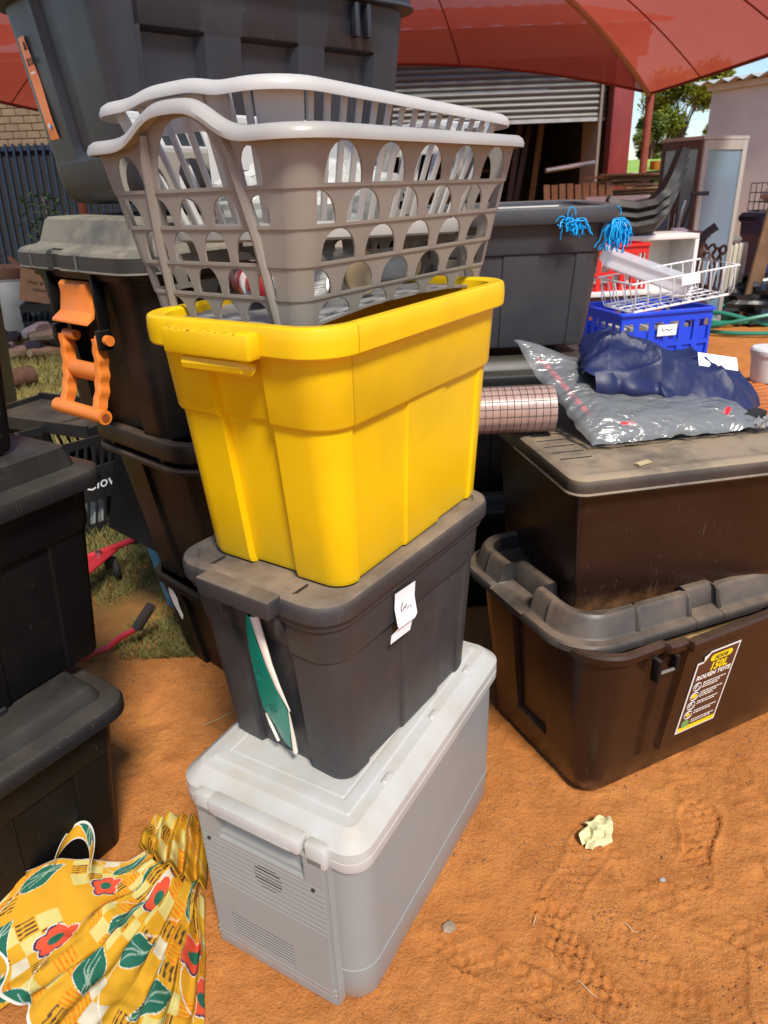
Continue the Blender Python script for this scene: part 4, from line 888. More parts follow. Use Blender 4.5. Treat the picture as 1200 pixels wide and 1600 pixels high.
struct(tag(cl.build('sand_clods', M('sand_clod', (.27, .115, .042), .95, .35, 30), smooth=0), 'loose crumbs of red soil over the sand', 'soil'), 'stuff')

# ------------------------------------------------------------------ clutter at the left, between the stacks and on the lawn
RUST = M('rusty_iron', (.085, .036, .02), .8, .4, 25, bump=.4, bs=90); BLKM = M('black_metal', (.012, .013, .018), .4, .3, 12, spec=.5)
REDM = M('red_enamel', (.52, .03, .035), .35, .12, 8, scratch=.3); RUBBER = M('black_rubber', (.022, .022, .022), .75, .2, 30); GALV = M('galvanised_sheet', (.42, .43, .43), .45, .15, 6, metal=.3, grime=.4)
CARD = M('brown_cardboard', (.37, .23, .115), .85, .15, 12, bump=.2, bs=60); WOOD = M('weathered_wood', (.40, .27, .15), .8, .25, 14, stretch=(1, 8, 8), bump=.3, bs=60); WOOD2 = M('grey_brown_bark', (.22, .15, .095), .9, .35, 18, bump=.6, bs=50)
# blue tub behind the lowest tote
bt_ = thing('blue_tub', 'light blue tub peeking out behind the lowest black tote', 'tub', (-.70, 2.56, 0), 20)
tub(.50, .40, .08, .05, .05, .36, .012, .02, .3, .003, .004, {}).build('body', M('light_blue_plastic', (.03, .28, .42), .4, .1, 6, dust=.2), bt_)
# milk crate with a printed word
mc = thing('milk_crate', 'black slotted crate with white lettering on the lawn', 'crate', (-1.47, 3.24, 0), 45)
def crate_side(mb, p0, p1, h, band, nslot, th=.008, rows_=((.03, .12), (.24, .33))):
    d = (Vector(p1)-Vector(p0)); L_ = d.length; x = d.normalized(); n = V(x.y, -x.x, 0); rot = Matrix((x, n, V(0, 0, 1))).transposed().to_4x4()
    def bx(a, b, z0, z1, sh=0.): c = Vector(p0)+x*((a+b)/2)+V(0, 0, (z0+z1)/2); mb.add([(sx_*(b-a)/2+sh*sz_, sy_*th/2, sz_*(z1-z0)/2) for sx_ in (-1, 1) for sy_ in (-1, 1) for sz_ in (-1, 1)], [(0,1,3,2),(4,6,7,5),(0,4,5,1),(2,3,7,6),(0,2,6,4),(1,5,7,3)], T(*c) @ rot)
    zs = [0]+[q for r in rows_ for q in r]+[h]
    for k in range(0, len(zs), 2): bx(0, L_, zs[k], zs[k+1])
    for z0, z1 in rows_:
        for i in range(nslot+1): bx(L_*i/nslot-.006 if i else 0, L_*i/nslot+.006 if i < nslot else L_, z0, z1, .012)
BLK = M('black_crate_plastic', (.013, .013, .014), .4, .2, 8, dust=.3, dustcol=(.2, .16, .1))
pts = [(-.18, -.18, 0), (.18, -.18, 0), (.18, .18, 0), (-.18, .18, 0)]
for i in range(4): m = MB(); crate_side(m, pts[i], pts[(i+1) % 4], .46, 0, 9, rows_=((.05, .16), (.32, .42))); m.build('side', BLK, mc)
MB().box((0, 0, .006), (.35, .35, .01)).build('base', BLK, mc)
text('printed_word', 'Clover', .075, PAPER, mc, frame_on((-.055, -.1855, .215), (1, 0, 0), (0, 0, 1)), shear=.2)
for a in (90, 210, 330): disc(MB(), .02*math.cos(math.radians(a)), .02*math.sin(math.radians(a)), .016, .0006, frame_on((-.10, -.1855, .24), (1, 0, 0), (0, 0, 1)), 12).build('clover_emblem', PAPER, mc)
for k_, (x, y) in enumerate(((-.06, .0), (.07, -.05))):
    o = MB().lathe([(0, 0), (.04, 0), (.042, .01), (.042, .24), (.03, .26), (0, .26)], 16).build('white_bottle', M('white_bottle_plastic', (.7, .72, .7), .4, .05), None); o.location = (-1.47+x, 3.24+y, .013); tag(o, ['white bottle standing in the black crate', 'white bottle at the right in the black crate'][k_], 'bottle')
gs = MB().grid(16, 20, lambda u, v: (lerp(-.10, .10, u)+.015*nz(v*5, u*3), .02*nz(u*4, v*4, 3)+.012*abs(nz(u*11, v*11, 5)), .40*v)); o = gs.build('plastic_sheet', M('grey_plastic_sheet', (.36, .37, .38), .4, .12, 8, transl=.2), smooth=40, recalc=False, solid=.002); o.location = (-1.22, 3.36, .22); o.rotation_euler = (-.15, 0, -.4); tag(o, 'crumpled grey plastic sheet behind the black crate', 'plastic sheet')
bx_ = thing('wooden_tray', 'dark flat tray lying on the lawn behind the black crate', 'tray', (-1.62, 3.55, 0), -25)
MB().box((0, 0, .44), (.75, .4, .03)).build('base', BLK, bx_)
for s in (-1, 1): MB().box((s*.375, 0, .25), (.02, .4, .46)).build('end', BLK, bx_); MB().box((0, s*.2, .46), (.75, .02, .06)).build('rail', BLK, bx_)
# red trolley with a castor, and the red lever with a foam grip
tr = thing('trolley_frame', 'red tubular trolley frame with a castor wheel on the lawn', 'trolley', (0, 0, 0))
MB().tube([(-1.42, 2.40, .135), (-1.22, 2.545, .135), (-1.06, 2.70, .14)], .014, 10).build('cross_bar', REDM, tr)
MB().cyl((-1.06, 2.70, .14), (-1.045, 2.715, .14), .022).build('bar_cap', RUBBER, tr)
MB().prism([(-.03, 0), (.055, .05), (.01, -.14), (-.05, -.22), (-.085, -.22)], .012, T(-1.155, 2.575, .128)).build('gusset', REDM, tr, bevel=.003)
MB().cyl((-1.16, 2.58, .14), (-1.16, 2.58, .152), .014).build('bolt', STEEL, tr)
wh_ = MB().lathe([(0, -.014), (.028, -.014), (.030, -.010), (.044, -.012), (.05, -.006), (.05, .006), (.044, .012), (.030, .010), (.028, .014), (0, .014)], 28, T(-1.125, 2.625, .052) @ eul(0, PI/2, .5)).build('castor_wheel', RUBBER, tr)
MB().box((-1.14, 2.605, .095), (.035, .055, .05), (.3, 0, .5)).build('castor_fork', BLKM, tr, bevel=.006)
lv = thing('jack_handle', 'red lever with ribbed black grip sticking up between the stacks', 'lever', (0, 0, 0))
MB().tube([(-1.16, 1.95, .02), (-.975, 2.08, .03), (-.93, 2.10, .06), (-.868, 2.10, .092)], .0115, 10).build('bar', REDM, lv)
gp = MB(); n_ = 26; gp.tube([tuple(V(-.872, 2.10, .09).lerp(V(-.808, 2.105, .178), i/n_)) for i in range(n_+1)], [.0165+.0022*(i % 2) if 0 < i < n_ else .010 for i in range(n_+1)], 12); gp.build('grip', M('brown_black_foam', (.03, .022, .02), .85), lv)
# pipe, firewood, trough, cartons, gate by the wall
pp = MB(); pr_ = [(.085, 0), (.085, .9), (.078, .9), (.078, .02), (.085, 0)]; pp.loft([[(r*math.cos(k*PI/14), r*math.sin(k*PI/14), z) for k in range(28)] for r, z in pr_], False, False); o = pp.build('steel_pipe', RUST); o.location = (-2.985, 6.14, .088); o.rotation_euler = (PI/2, 0, -.62); tag(o, 'short rusty steel pipe lying on the grass', 'pipe')
random.seed(5)
for k in range(34):
    x = random.uniform(-4.7, -3.0); y = random.uniform(7.25, 8.1)+(-.1*(x+3.6)); lv_ = 0 if k < 22 else 1
    r = random.uniform(.05, .10); L_ = random.uniform(.18, .42); m = MB(); n = 7; secs = []
    for q in range(5):
        rr = r*(1+.2*random.uniform(-1, 1))*(.8 if q in (0, 4) else 1); secs.append([(L_*(q/4-.5), rr*math.cos(2*PI*i/n)*(1+.2*random.uniform(-1, 1)), rr*.8*math.sin(2*PI*i/n)) for i in range(n)])
    o = m.loft(secs).build('firewood_log', [WOOD2, WOOD, M('pale_stone', (.52, .46, .39), .85, .2, 20), M('dark_offcut', (.05, .05, .06), .7, .3, 10)][k % 4], smooth=50); o.location = (x, y, r*.75+.13*lv_); o.rotation_euler = (random.uniform(-.2, .2), random.uniform(-.25, .25), random.uniform(0, 3)); tag(o, ['bark covered log in the heap beyond the lawn', 'pale split log in the heap beyond the lawn', 'pale stone in the heap beyond the lawn', 'dark offcut in the heap beyond the lawn'][k % 4], ['log', 'log', 'stone', 'offcut'][k % 4], 'firewood heap beyond the lawn')
tg_ = thing('metal_trough', 'pale galvanised trough with rusty rim beyond the firewood heap', 'trough', (-4.6, 8.9, 0), 8)
rloft(1.5, .7, .04, [(.05, .0), (.02, .05), (0, .62), (-.01, .63), (-.01, .65), (.03, .65), (.05, .1)], nc=4).build('basin', GALV, tg_); rloft(1.54, .74, .05, [(0, .645), (0, .76), (.03, .76), (.03, .66)], nc=4).build('rim', RUST, tg_)
def carton(lab, loc, rz, d, mat=CARD, tilt=0, flaps=True):
    o = thing('cardboard_box', lab, 'box', loc, rz, ry=tilt); x, y, z = d
    for s in (-1, 1):
        MB().box((s*(x/2-.003), 0, z/2), (.006, y, z)).build('side', mat, o); MB().box((0, s*(y/2-.003), z/2), (x-.013, .006, z)).build('side', mat, o)
        if flaps: MB().box((s*(x/2+.06), 0, z+.03), (.16, y, .005), (0, -s*.6, 0)).build('flap', mat, o)
    MB().box((0, 0, .006), (x-.014, y-.014, .006)).build('base', mat, o); return o
cb = carton('open brown carton with printed lettering beside the trough', (-3.72, 8.35, .42), 22, (.5, .4, .34), tilt=14)
text('carton_print', 'Heat & Power', .055, INK, cb, frame_on((-.18, -.2045, .19), (1, 0, 0), (0, 0, 1))); text('carton_print', 'Industrial', .05, INK, cb, frame_on((-.12, -.2045, .12), (1, 0, 0), (0, 0, 1)))
vc = thing('slotted_crate', 'black slotted crate under the brown carton', 'crate', (-3.62, 8.42, 0), 15)
for i in range(4):
    q = [(-.35, -.25, 0), (.35, -.25, 0), (.35, .25, 0), (-.35, .25, 0)]; m = MB(); crate_side(m, q[i], q[(i+1) % 4], .40, 0, 12, rows_=((.06, .16), (.24, .34))); m.build('side', BLK, vc)
MB().box((0, 0, .41), (.7, .5, .015)).build('top', BLK, vc)
bl = thing('rubbish_bin', 'green black bin at the left edge behind the tubs', 'bin', (-2.2, 3.72, 0), 10)
tub(.52, .5, .08, .08, .08, 1.2, .02, .03, 1.0, .004, .006, {}).build('body', M('bin_green_black', (.02, .026, .022), .45, .2, 6, dust=.3), bl); rloft(.60, .58, .10, [(.004, 1.19), (0, 1.195), (0, 1.225), (.02, 1.27), (.07, 1.295), (.15, 1.30)], nc=6).build('lid', MATS['bin_green_black'], bl)
gt = thing('barred_gate', 'black steel gate of upright bars leaning on the block wall', 'gate', (-4.9, 11.35, 0), 2, rx=-6)
BAR = M('blue_black_paint', (.006, .009, .02), .3, .2, 14, spec=.6)
bar_me = MB().box((0, 0, 1.12), (.035, .03, 2.2)).mesh('upright_bar', BAR, smooth=0)
for i in range(46): link('upright_bar', bar_me, gt, (-2.0+.105*i, 0, 0))
for z in (.15, 2.16): MB().box((.36, .035, z), (4.8, .04, .06)).build('rail', BAR, gt)
MB().box((.36, .08, 1.12), (4.8, .012, 2.1)).build('shade_sheet', M('gate_shade_black', (.01, .01, .011), .8), gt)  # black sheet added for the deep shade between the bars
random.seed(8); pf = thing('potted_shrub', 'small dark green shrub in front of the barred gate', 'shrub', (-4.55, 10.9, 0))
lf = MB()
for k in range(160):
    c_ = V(random.gauss(0, .16), random.gauss(0, .12), random.uniform(.5, 1.55)); a = random.uniform(0, 6.28); e = random.uniform(-.6, .6); d1 = V(math.cos(a), math.sin(a), e)*.075; d2 = V(-math.sin(a), math.cos(a), .2)*.03
    lf.add([c_-d1, c_+d2, c_+d1, c_-d2], [(0, 1, 2, 3)])
lf.build('foliage', M('dark_leaf', (.03, .07, .02), .6, .4, 9, transl=.2), pf, smooth=0, recalc=False); MB().tube([(0, 0, 0), (.03, .02, .8), (-.03, 0, 1.5)], [.02, .015, .006], 6).build('stem', WOOD2, pf)

# lawn: short patchy grass
random.seed(17); gm = MB(); GV = []; GF = []
n = 0
while n < 52000:
    r = random.random(); y = 2.05+6.2*r**1.8; x = random.uniform(-.62*y-.35, -.1*y+.1) if y < 6 else random.uniform(-.62*y, -.2*y)
    if nz(x*1.6, y*1.6, 4)+.4*nz(x*6, y*6, 9) < .25-smooth(2.1, 3.6, y)*.75 - random.uniform(0, .35): continue
    h = random.uniform(.015, .045)*(1+.12*y); a = random.uniform(0, 2*PI); wd = .0016*(1+.55*y); lx, ly = h*random.uniform(-.9, .9), h*random.uniform(-.9, .9); z0 = gz(x, y)-.002
    i = len(GV); GV += [(x-wd*math.cos(a), y-wd*math.sin(a), z0), (x+wd*math.cos(a), y+wd*math.sin(a), z0), (x+lx, y+ly, z0+h)]; GF.append((i, i+1, i+2)); n += 1
gm.v, gm.f = GV, GF
GRASS = M('dry_grass', (.27, .24, .075), .8, .45, 2.2, transl=.3)
struct(tag(gm.build('grass', GRASS, smooth=0, recalc=False), 'short patchy dry grass of the lawn', 'grass'), 'stuff')

# ------------------------------------------------------------------ clutter at the right
BLUEC = M('blue_crate_plastic', (.015, .075, .78), .35, .08, 6, dust=.1, transl=.12); REDC = M('red_crate_plastic', (.72, .025, .02), .38, .1, 6, transl=.1); WWIRE = M('white_wire', (.80, .80, .80), .4, .04); WPAINT = M('white_board', (.70, .69, .66), .5, .06, 5, grime=.3)
def crate(lab, loc, rz, d, mat, nrib, slots, name='plastic_crate', rz2=0):
    o = thing(name, lab, 'crate', loc, rz); x, y, z = d; q = [(-x/2, -y/2, 0), (x/2, -y/2, 0), (x/2, y/2, 0), (-x/2, y/2, 0)]
    for i in range(4):
        m = MB(); p0, p1 = Vector(q[i]), Vector(q[(i+1) % 4]); e = (p1-p0).normalized(); nn = V(e.y, -e.x, 0); L_ = (p1-p0).length
        zs_ = [0, z*.34, z*.42, z*.66, z*.80, z]; us = [0]
        for k in range(nrib): us += [L_*(k+.18)/nrib, L_*(k+.82)/nrib]
        us.append(L_)
        def dd(u, v): 
            inr = any(L_*(k+.18)/nrib < u < L_*(k+.82)/nrib for k in range(nrib))
            return .010 if inr and (v < z*.34 or z*.42 < v < z*.8) else 0.
        f = lambda u, v, d_: p0+e*u+nn*(-d_)+V(0, 0, v)
        if slots:
            for a in range(len(us)-1):
                for b in range(5):
                    hole = a % 2 == 1 and b in slots and 0 < a < len(us)-2
                    if not hole: m.box(p0+e*((us[a]+us[a+1])/2)+V(0, 0, (zs_[b]+zs_[b+1])/2)-nn*dd((us[a]+us[a+1])/2, (zs_[b]+zs_[b+1])/2), (us[a+1]-us[a], .005, zs_[b+1]-zs_[b]), Matrix((e, nn, V(0, 0, 1))).transposed().to_4x4())
        m.build('side', mat, o)
    rloft(x+.03, y+.03, .02, [(0, z-.012), (0, z), (.004, z+.004), (.012, z+.004), (.016, z), (.016, z-.012)], nc=3, cap0=False, cap1=False).build('rim', mat, o)
    MB().box((0, 0, .004), (x-.01, y-.01, .006)).build('base', mat, o); return o
tb = thing('low_table', 'rough wooden table under the blue crate', 'table', (1.47, 3.90, 0), 8)
for i in range(5): MB().box((0, -.26+.13*i, .555), (.62, .122, .022)).build('plank', WOOD, tb, bevel=.002)
for sx in (-1, 1):
    for sy_ in (-1, 1): MB().box((sx*.26, sy_*.24, .27), (.05, .05, .54)).build('leg', WOOD, tb)
bc = crate('bright blue plastic crate holding trays, on the wooden table', (1.42, 3.86, .57), 14, (.52, .40, .27), BLUEC, 6, (3,))
MB().box((.0, -.207, .175), (.11, .003, .055)).build('paper_slip', PAPER, bc); pmk = MB(); pmk.tube([(-.035, -.2095, .175), (-.03, -.2095, .185), (-.02, -.2095, .17), (-.005, -.2095, .182), (.01, -.2095, .172), (.03, -.2095, .18)], .0016, 4); pmk.build('pen_mark', INK, bc)
for k_ in range(9):
    o = MB().box((0, 0, 0), (.028, .26, .17)).build('book', [M('cream_board', (.6, .55, .45), .6), M('grey_board', (.3, .3, .28), .6), M('tan_board', (.42, .32, .2), .6)][k_ % 3], bevel=.003); o.location = (1.24+.045*k_, 3.84+.011*k_, .665); o.rotation_euler = (0, .1*math.sin(k_*3), math.radians(14)); tag(o, ['cream board packed upright in the blue crate', 'grey board packed upright in the blue crate', 'tan board packed upright in the blue crate'][k_ % 3], 'board', 'boards packed in the blue crate')
wbk = thing('wire_basket', 'white wire basket lying tilted on the blue crate', 'basket', (1.50, 3.80, .865), 12, ry=-6)
def wpath(nm, p, r=.004): MB().tube(p, r, 6).build(nm, WWIRE, wbk)
X_, Y_, Z_ = .29, .17, .15
wpath('rim_wire', [(-X_, -Y_, Z_), (X_, -Y_, Z_), (X_+.02, Y_, Z_), (-X_, Y_, Z_), (-X_, -Y_, Z_)], .005); wpath('base_wire', [(-X_+.03, -Y_+.03, .008), (X_-.03, -Y_+.03, .008), (X_-.03, Y_-.03, .008), (-X_+.03, Y_-.03, .008), (-X_+.03, -Y_+.03, .008)], .005)
for i in range(9): x = lerp(-X_+.02, X_-.02, i/8); wpath('cross_wire', [(x, -Y_, Z_), (x, -Y_+.006, .04), (x, -Y_+.035, .006), (x, Y_-.035, .006), (x, Y_-.006, .04), (x, Y_, Z_)], .0035)
for i in range(5): y = lerp(-Y_+.03, Y_-.03, i/4); wpath('long_wire', [(-X_, y, Z_), (-X_+.03, y, .012), (X_-.03, y, .012), (X_, y, Z_)], .0035)
MB().box((.02, -Y_-.008, Z_-.025), (.10, .003, .045)).build('paper_slip', PAPER, wbk)
cl_ = thing('clear_bin_lid', 'clear plastic drawer leaning across the white wire basket', 'drawer', (1.36, 3.80, .985), 0, rx=8, ry=20)
rloft(.46, .20, .03, [(.02, 0), (.004, .01), (0, .07), (-.012, .072), (-.012, .08), (.002, .08), (.006, .012), (.03, .006)], nc=4).build('tray', M('milky_clear', (.75, .75, .78), .2, .05, alpha=.55, spec=.7), cl_)
rcabin = thing('drawer_unit', 'white topped brown drawer unit under the red crate', 'drawer unit', (1.50, 4.85, 0), 6)
MB().box((0, 0, .40), (.62, .45, .78)).build('carcass', M('red_brown_veneer', (.16, .05, .03), .4, .2, 8, stretch=(1, 1, 6)), rcabin, bevel=.004); MB().box((0, -.01, .80), (.66, .50, .03)).build('top', WPAINT, rcabin, bevel=.004)
for k_ in range(3): d_ = MB().box((0, -.232, .16+.24*k_), (.56, .02, .2)).build('drawer', MATS['red_brown_veneer'], rcabin, bevel=.003); MB().box((0, -.245, .16+.24*k_), (.14, .012, .02)).build('handle', BLKM, d_)
crate('red plastic crate on the white topped drawer unit', (1.47, 4.78, .815), 10, (.40, .32, .27), REDC, 5, (0, 2, 3))
for k_ in range(5):
    o = crumple(12, 8, .06, .05, .06, k_+30, 8, .4).build('bottle_bag', M('mixed_wrappers', (.42, .40, .36), .4, .3, 20)); o.location = (1.36+.055*k_, 4.78, .94); tag(o, 'bunched packet inside the red crate', 'packet', 'packets in the red crate')
sh = thing('shelf_unit', 'white open shelf unit under the black bucket seats', 'shelf unit', (2.02, 5.92, 0), 5)
for z in (.02, .62, 1.04): MB().box((0, 0, z), (.86, .42, .035)).build('shelf', WPAINT, sh, bevel=.003)
for x in (-.42, 0, .42): MB().box((x, 0, .52), (.03, .41, 1.02)).build('upright', WPAINT, sh, bevel=.002)
MB().box((0, .2, .52), (.84, .01, 1.02)).build('back_panel', WPAINT, sh)
SEAT = M('black_seat_plastic', (.016, .016, .017), .5, .15, 8, dust=.25, dustcol=(.15, .13, .11))
def seat(i):
    o = thing('bucket_seat', ['lowest black bucket seat on the white shelf', 'middle black bucket seat in the pile on the white shelf', 'top black bucket seat with white tag'][i], 'seat', (2.02, 5.85, 1.10+.062*i), -14, 'black bucket seats')
    def f(u, v):
        y = lerp(-.21, .21, v); side = (2*abs(v-.5))**3
        px_ = [(-.22, .05), (-.15, .015), (-.03, .0), (.08, .02), (.14, .10), (.19, .25), (.24, .42)]; k = u*6; i_ = min(int(k), 5); t = k-i_; a, b = px_[i_], px_[i_+1]
        t = t*t*(3-2*t)*.5+t*.5
        return (lerp(a[0], b[0], t), y*(1-.22*smooth(.6, 1, u)), lerp(a[1], b[1], t)+.07*side*(1-smooth(.5, .9, u)) )
    MB().grid(24, 16, f).build('shell', SEAT, o, recalc=False, solid=.055, smooth=50)
    if i == 2: MB().box((.228, -.05, .325), (.004, .09, .06), (0, .42, 0)).build('tag', PAPER, o)
for i in range(3): seat(i)
# glass cabinet
cbn = thing('glass_cabinet', 'brown and grey display cabinet with glass doors', 'cabinet', (3.05, 7.3, 0), 28)
BRF = M('brown_lacquer', (.075, .028, .024), .35, .2, 6, scratch=.2); GRF = M('champagne_frame', (.36, .34, .30), .4, .08); PANE = M('blue_glass', (.15, .24, .32), .06, .06, 2, spec=.8, alpha=.88)
w1, w2, hh_ = .60, .46, 1.76
MB().box((w1/2, w2/2, hh_+.01), (w1+.03, w2+.03, .03)).build('top', GRF, cbn); MB().box((w1/2, w2/2, .04), (w1-.02, w2-.02, .08)).build('plinth', BRF, cbn); MB().box((w1/2, w2-.01, hh_/2), (w1, .015, hh_)).build('back', M('cabinet_inside', (.20, .25, .29), .6), cbn)
MB().box((w1-.008, w2/2, hh_/2), (.015, w2, hh_)).build('side', GRF, cbn)
for z in (.5, .95, 1.38): MB().box((w1/2, w2/2, z), (w1-.03, w2-.03, .012)).build('shelf', M('grey_shelf', (.3, .32, .33), .4), cbn)
for x in (.03, w1-.03): MB().box((x, -.004, hh_/2), (.06, .03, hh_-.02)).build('front_stile', GRF, cbn, bevel=.003)
for z in (.06, hh_-.05): MB().box((w1/2, -.003, z), (w1-.12, .028, .08)).build('front_rail', GRF, cbn)
MB().box((w1/2, -.001, hh_/2), (w1-.11, .006, hh_-.12)).build('front_pane', PANE, cbn)
for k_ in range(2):
    y0 = w2*k_/2; d_ = thing if False else None
    f_ = MB(); 
    for y in (y0+.018, y0+w2/2-.022): f_.box((-.008, y, hh_/2), (.028, .032, hh_-.01))
    for z in (.05, hh_-.045): f_.box((-.008, y0+w2/4, z), (.026, w2/2-.07, .07))
    f_ = f_.build('side_door', BRF, cbn); MB().box((-.006, y0+w2/4, hh_/2), (.006, w2/2-.06, hh_-.12)).build('pane', PANE, f_); MB().box((-.028, y0+(.03 if k_ else w2/2-.035), .95), (.01, .008, .35)).build('handle', STEEL, f_)
o = MB().box((0, 0, .78), (.22, .025, 1.55)).build('leaning_board', M('brown_ply', (.17, .095, .05), .8, .2, 6), bevel=.003); o.location = (3.86, 7.62, 0); o.rotation_euler = (.05, .10, .5); tag(o, 'brown board leaning against the glass cabinet', 'board')
rd = thing('column_radiator', 'cream finned oil radiator standing on the sand', 'radiator', (3.52, 7.78, 0), 16)
CRM = M('cream_enamel', (.55, .52, .42), .4, .08, 6, dust=.2)
for i in range(11): rloft(.05, .16, .012, [(.004, .10), (0, .11), (0, .78), (.004, .80), (.012, .81)], nc=3).build('fin', CRM, rd).location = (-.30+.062*i, 0, 0)
for x in (-.25, .25): MB().box((x, 0, .05), (.05, .26, .06)).build('foot', BLKM, rd, bevel=.01)
MB().cyl((-.31, 0, .16), (.33, 0, .16), .035).build('manifold', CRM, rd); MB().cyl((-.31, 0, .74), (.33, 0, .74), .03).build('manifold', CRM, rd)
ir = thing('grey_shoe', 'grey shoe shaped appliance on top of the radiator', 'appliance', (3.62, 7.75, .815), 25)
MB().loft([[(x, wd*math.cos(k*PI/8), z+ht*math.sin(k*PI/8)*(1 if k < 8 else .25)) for k in range(16)] for x, wd, z, ht in ((-.18, .045, .03, .07), (-.1, .07, .03, .10), (.03, .065, .025, .07), (.15, .045, .02, .045), (.2, .012, .02, .02))]).build('body', M('warm_grey_shell', (.18, .165, .15), .4, .1), ir)
MB().tube([(-.16, 0, .08), (-.14, .02, .15), (-.06, .02, .16), (-.03, 0, .10)], .012, 8).build('handle', M('pale_grey_shell', (.5, .5, .48), .4), ir)
hs = thing('green_hose', 'coil of green garden hose lying on the sand', 'hose', (3.85, 7.30, 0)); path = []
for i in range(150):
    a = i/150*2*PI*3.4; r = .50+.10*math.sin(a*.37+1)+.02*(i/50); path.append((r*1.15*math.cos(a)+.08*math.sin(a*.6), r*.62*math.sin(a)+.06*math.cos(a*.4), .03+.022*(i/50)+.16*max(0, math.sin(a*.8))**3))
MB().tube(path, .021, 8).build('hose', M('green_rubber', (.02, .20, .13), .4, .1, 6), hs)
o = crumple(40, 24, .55, .34, .27, 11, 12, .45).build('rubbish_bag', M('black_polythene', (.012, .012, .014), .25, .2, 6, bump=.5, bs=18, spec=.6), smooth=30); o.location = (4.2, 7.75, .20); tag(o, 'crumpled black rubbish bag behind the green hose', 'rubbish bag')
carton('low brown carton behind the rubbish bag', (4.42, 8.05, 0), 12, (.9, .4, .42))
bn = thing('blue_bin', 'dark blue bin at the right edge behind the radiator', 'bin', (4.72, 8.95, 0), 8); tub(.62, .5, .06, .05, .05, .98, .02, .04, .8, .004, .006, {}).build('body', M('dark_blue_plastic', (.016, .022, .085), .4, .15), bn); rloft(.68, .56, .07, [(0, .955), (0, 1.0), (.03, 1.04), (.1, 1.05)], nc=4).build('lid', MATS['blue_black_paint'], bn)
wc = thing('wire_cage', 'black wire cage holding a wrapped parcel on the blue bin', 'cage', (4.74, 8.95, 1.055), 8)
for i in range(9):
    for s in (-1, 1): MB().cyl((-.28+.07*i, s*.2, 0), (-.28+.07*i, s*.2, .30), .005, n=5).build('cage_wire', BLKM, wc)
for z in (0.005, .1, .2, .30): MB().tube([(-.28, -.2, z), (.28, -.2, z), (.28, .2, z), (-.28, .2, z)], .006, 5, closed=True).build('cage_hoop', BLKM, wc)
o = crumple(20, 12, .22, .15, .15, 44, 8, .3).build('parcel', M('pinkish_wrap', (.50, .40, .36), .4, .25, 9)); o.location = (4.74, 8.95, 1.23); tag(o, 'pinkish wrapped parcel inside the wire cage', 'parcel')
# brown padded chair with rusty chains over it
ch = thing('brown_armchair', 'brown padded chair with a flat back beside the white shelf', 'chair', (2.55, 6.62, 0), 10)
BRP = M('brown_vinyl', (.055, .026, .022), .4, .2, 8)
MB().box((0, .22, .56), (.62, .14, .92)).build('backrest', BRP, ch, bevel=.05, seg=3); MB().box((0, -.08, .38), (.60, .5, .16)).build('seat', BRP, ch, bevel=.04, seg=3)
for sx in (-1, 1):
    MB().box((sx*.33, -.05, .52), (.09, .5, .12)).build('armrest', BRP, ch, bevel=.03)
    for y in (-.27, .2): MB().box((sx*.3, y, .16), (.05, .05, .32)).build('leg', WOOD2, ch)
MB().box((.18, .10, 1.025), (.12, .09, .01), (.2, 0, 0)).build('paper_tag', PAPER, ch)
random.seed(31)
for k_ in range(16):
    o = thing('rusty_chain', 'loop of rusty chain and tackle hung on the brown chair' if k_ % 4 else 'bare steel tackle loop among the rusty chains', 'chain', (2.28+.045*k_, 6.38+.01*math.sin(k_*5), .86+.02*math.sin(k_*3)), random.uniform(-20, 20), 'rusty chains on the brown chair')
    m = MB(); a0 = random.uniform(.03, .055)
    m.tube([(a0*math.cos(a*PI/8)*.7, .012*math.sin(a), a0*math.sin(a*PI/8)) for a in range(16)], .011, 6, closed=True); m.tube([(-.02, 0, -a0), (-.01+.02*math.sin(k_), -.02, -a0-.14), (.01, 0, -a0-.30)], .010, 6); m.build('link', RUST if k_ % 4 else STEEL, o)
o = thing('hand_clamp', 'black and steel clamp standing against the glass cabinet', 'clamp', (2.78, 6.9, 1.0), 0)
MB().tube([(0, 0, 0), (.06, 0, .22), (.07, 0, .30)], .014, 6).build('stem', BLKM, o); MB().box((.13, 0, .31), (.16, .03, .035)).build('jaw', BLKM, o, bevel=.006); MB().tube([(-.03, 0, 0), (-.01, 0, .18), (.01, 0, .26)], .012, 6).build('screw', STEEL, o)
tl = thing('tool_bench', 'low dark bench under the clamp', 'bench', (2.75, 6.95, 0), 5); MB().box((0, 0, .97), (.5, .35, .05)).build('top', WOOD2, tl)
for sx in (-1, 1):
    for sy_ in (-1, 1): MB().box((sx*.2, sy_*.13, .47), (.05, .05, .94)).build('leg', WOOD2, tl)
ar = MB(); ar.tube([(2.76, 6.57, .80), (2.85, 6.52, 1.0), (2.92, 6.49, 1.06)], .035, 8); o = ar.build('blue_black_hose', M('blue_black_rubber', (.03, .035, .05), .5)); tag(o, 'thick dark corrugated hose end beside the brown chair', 'hose')
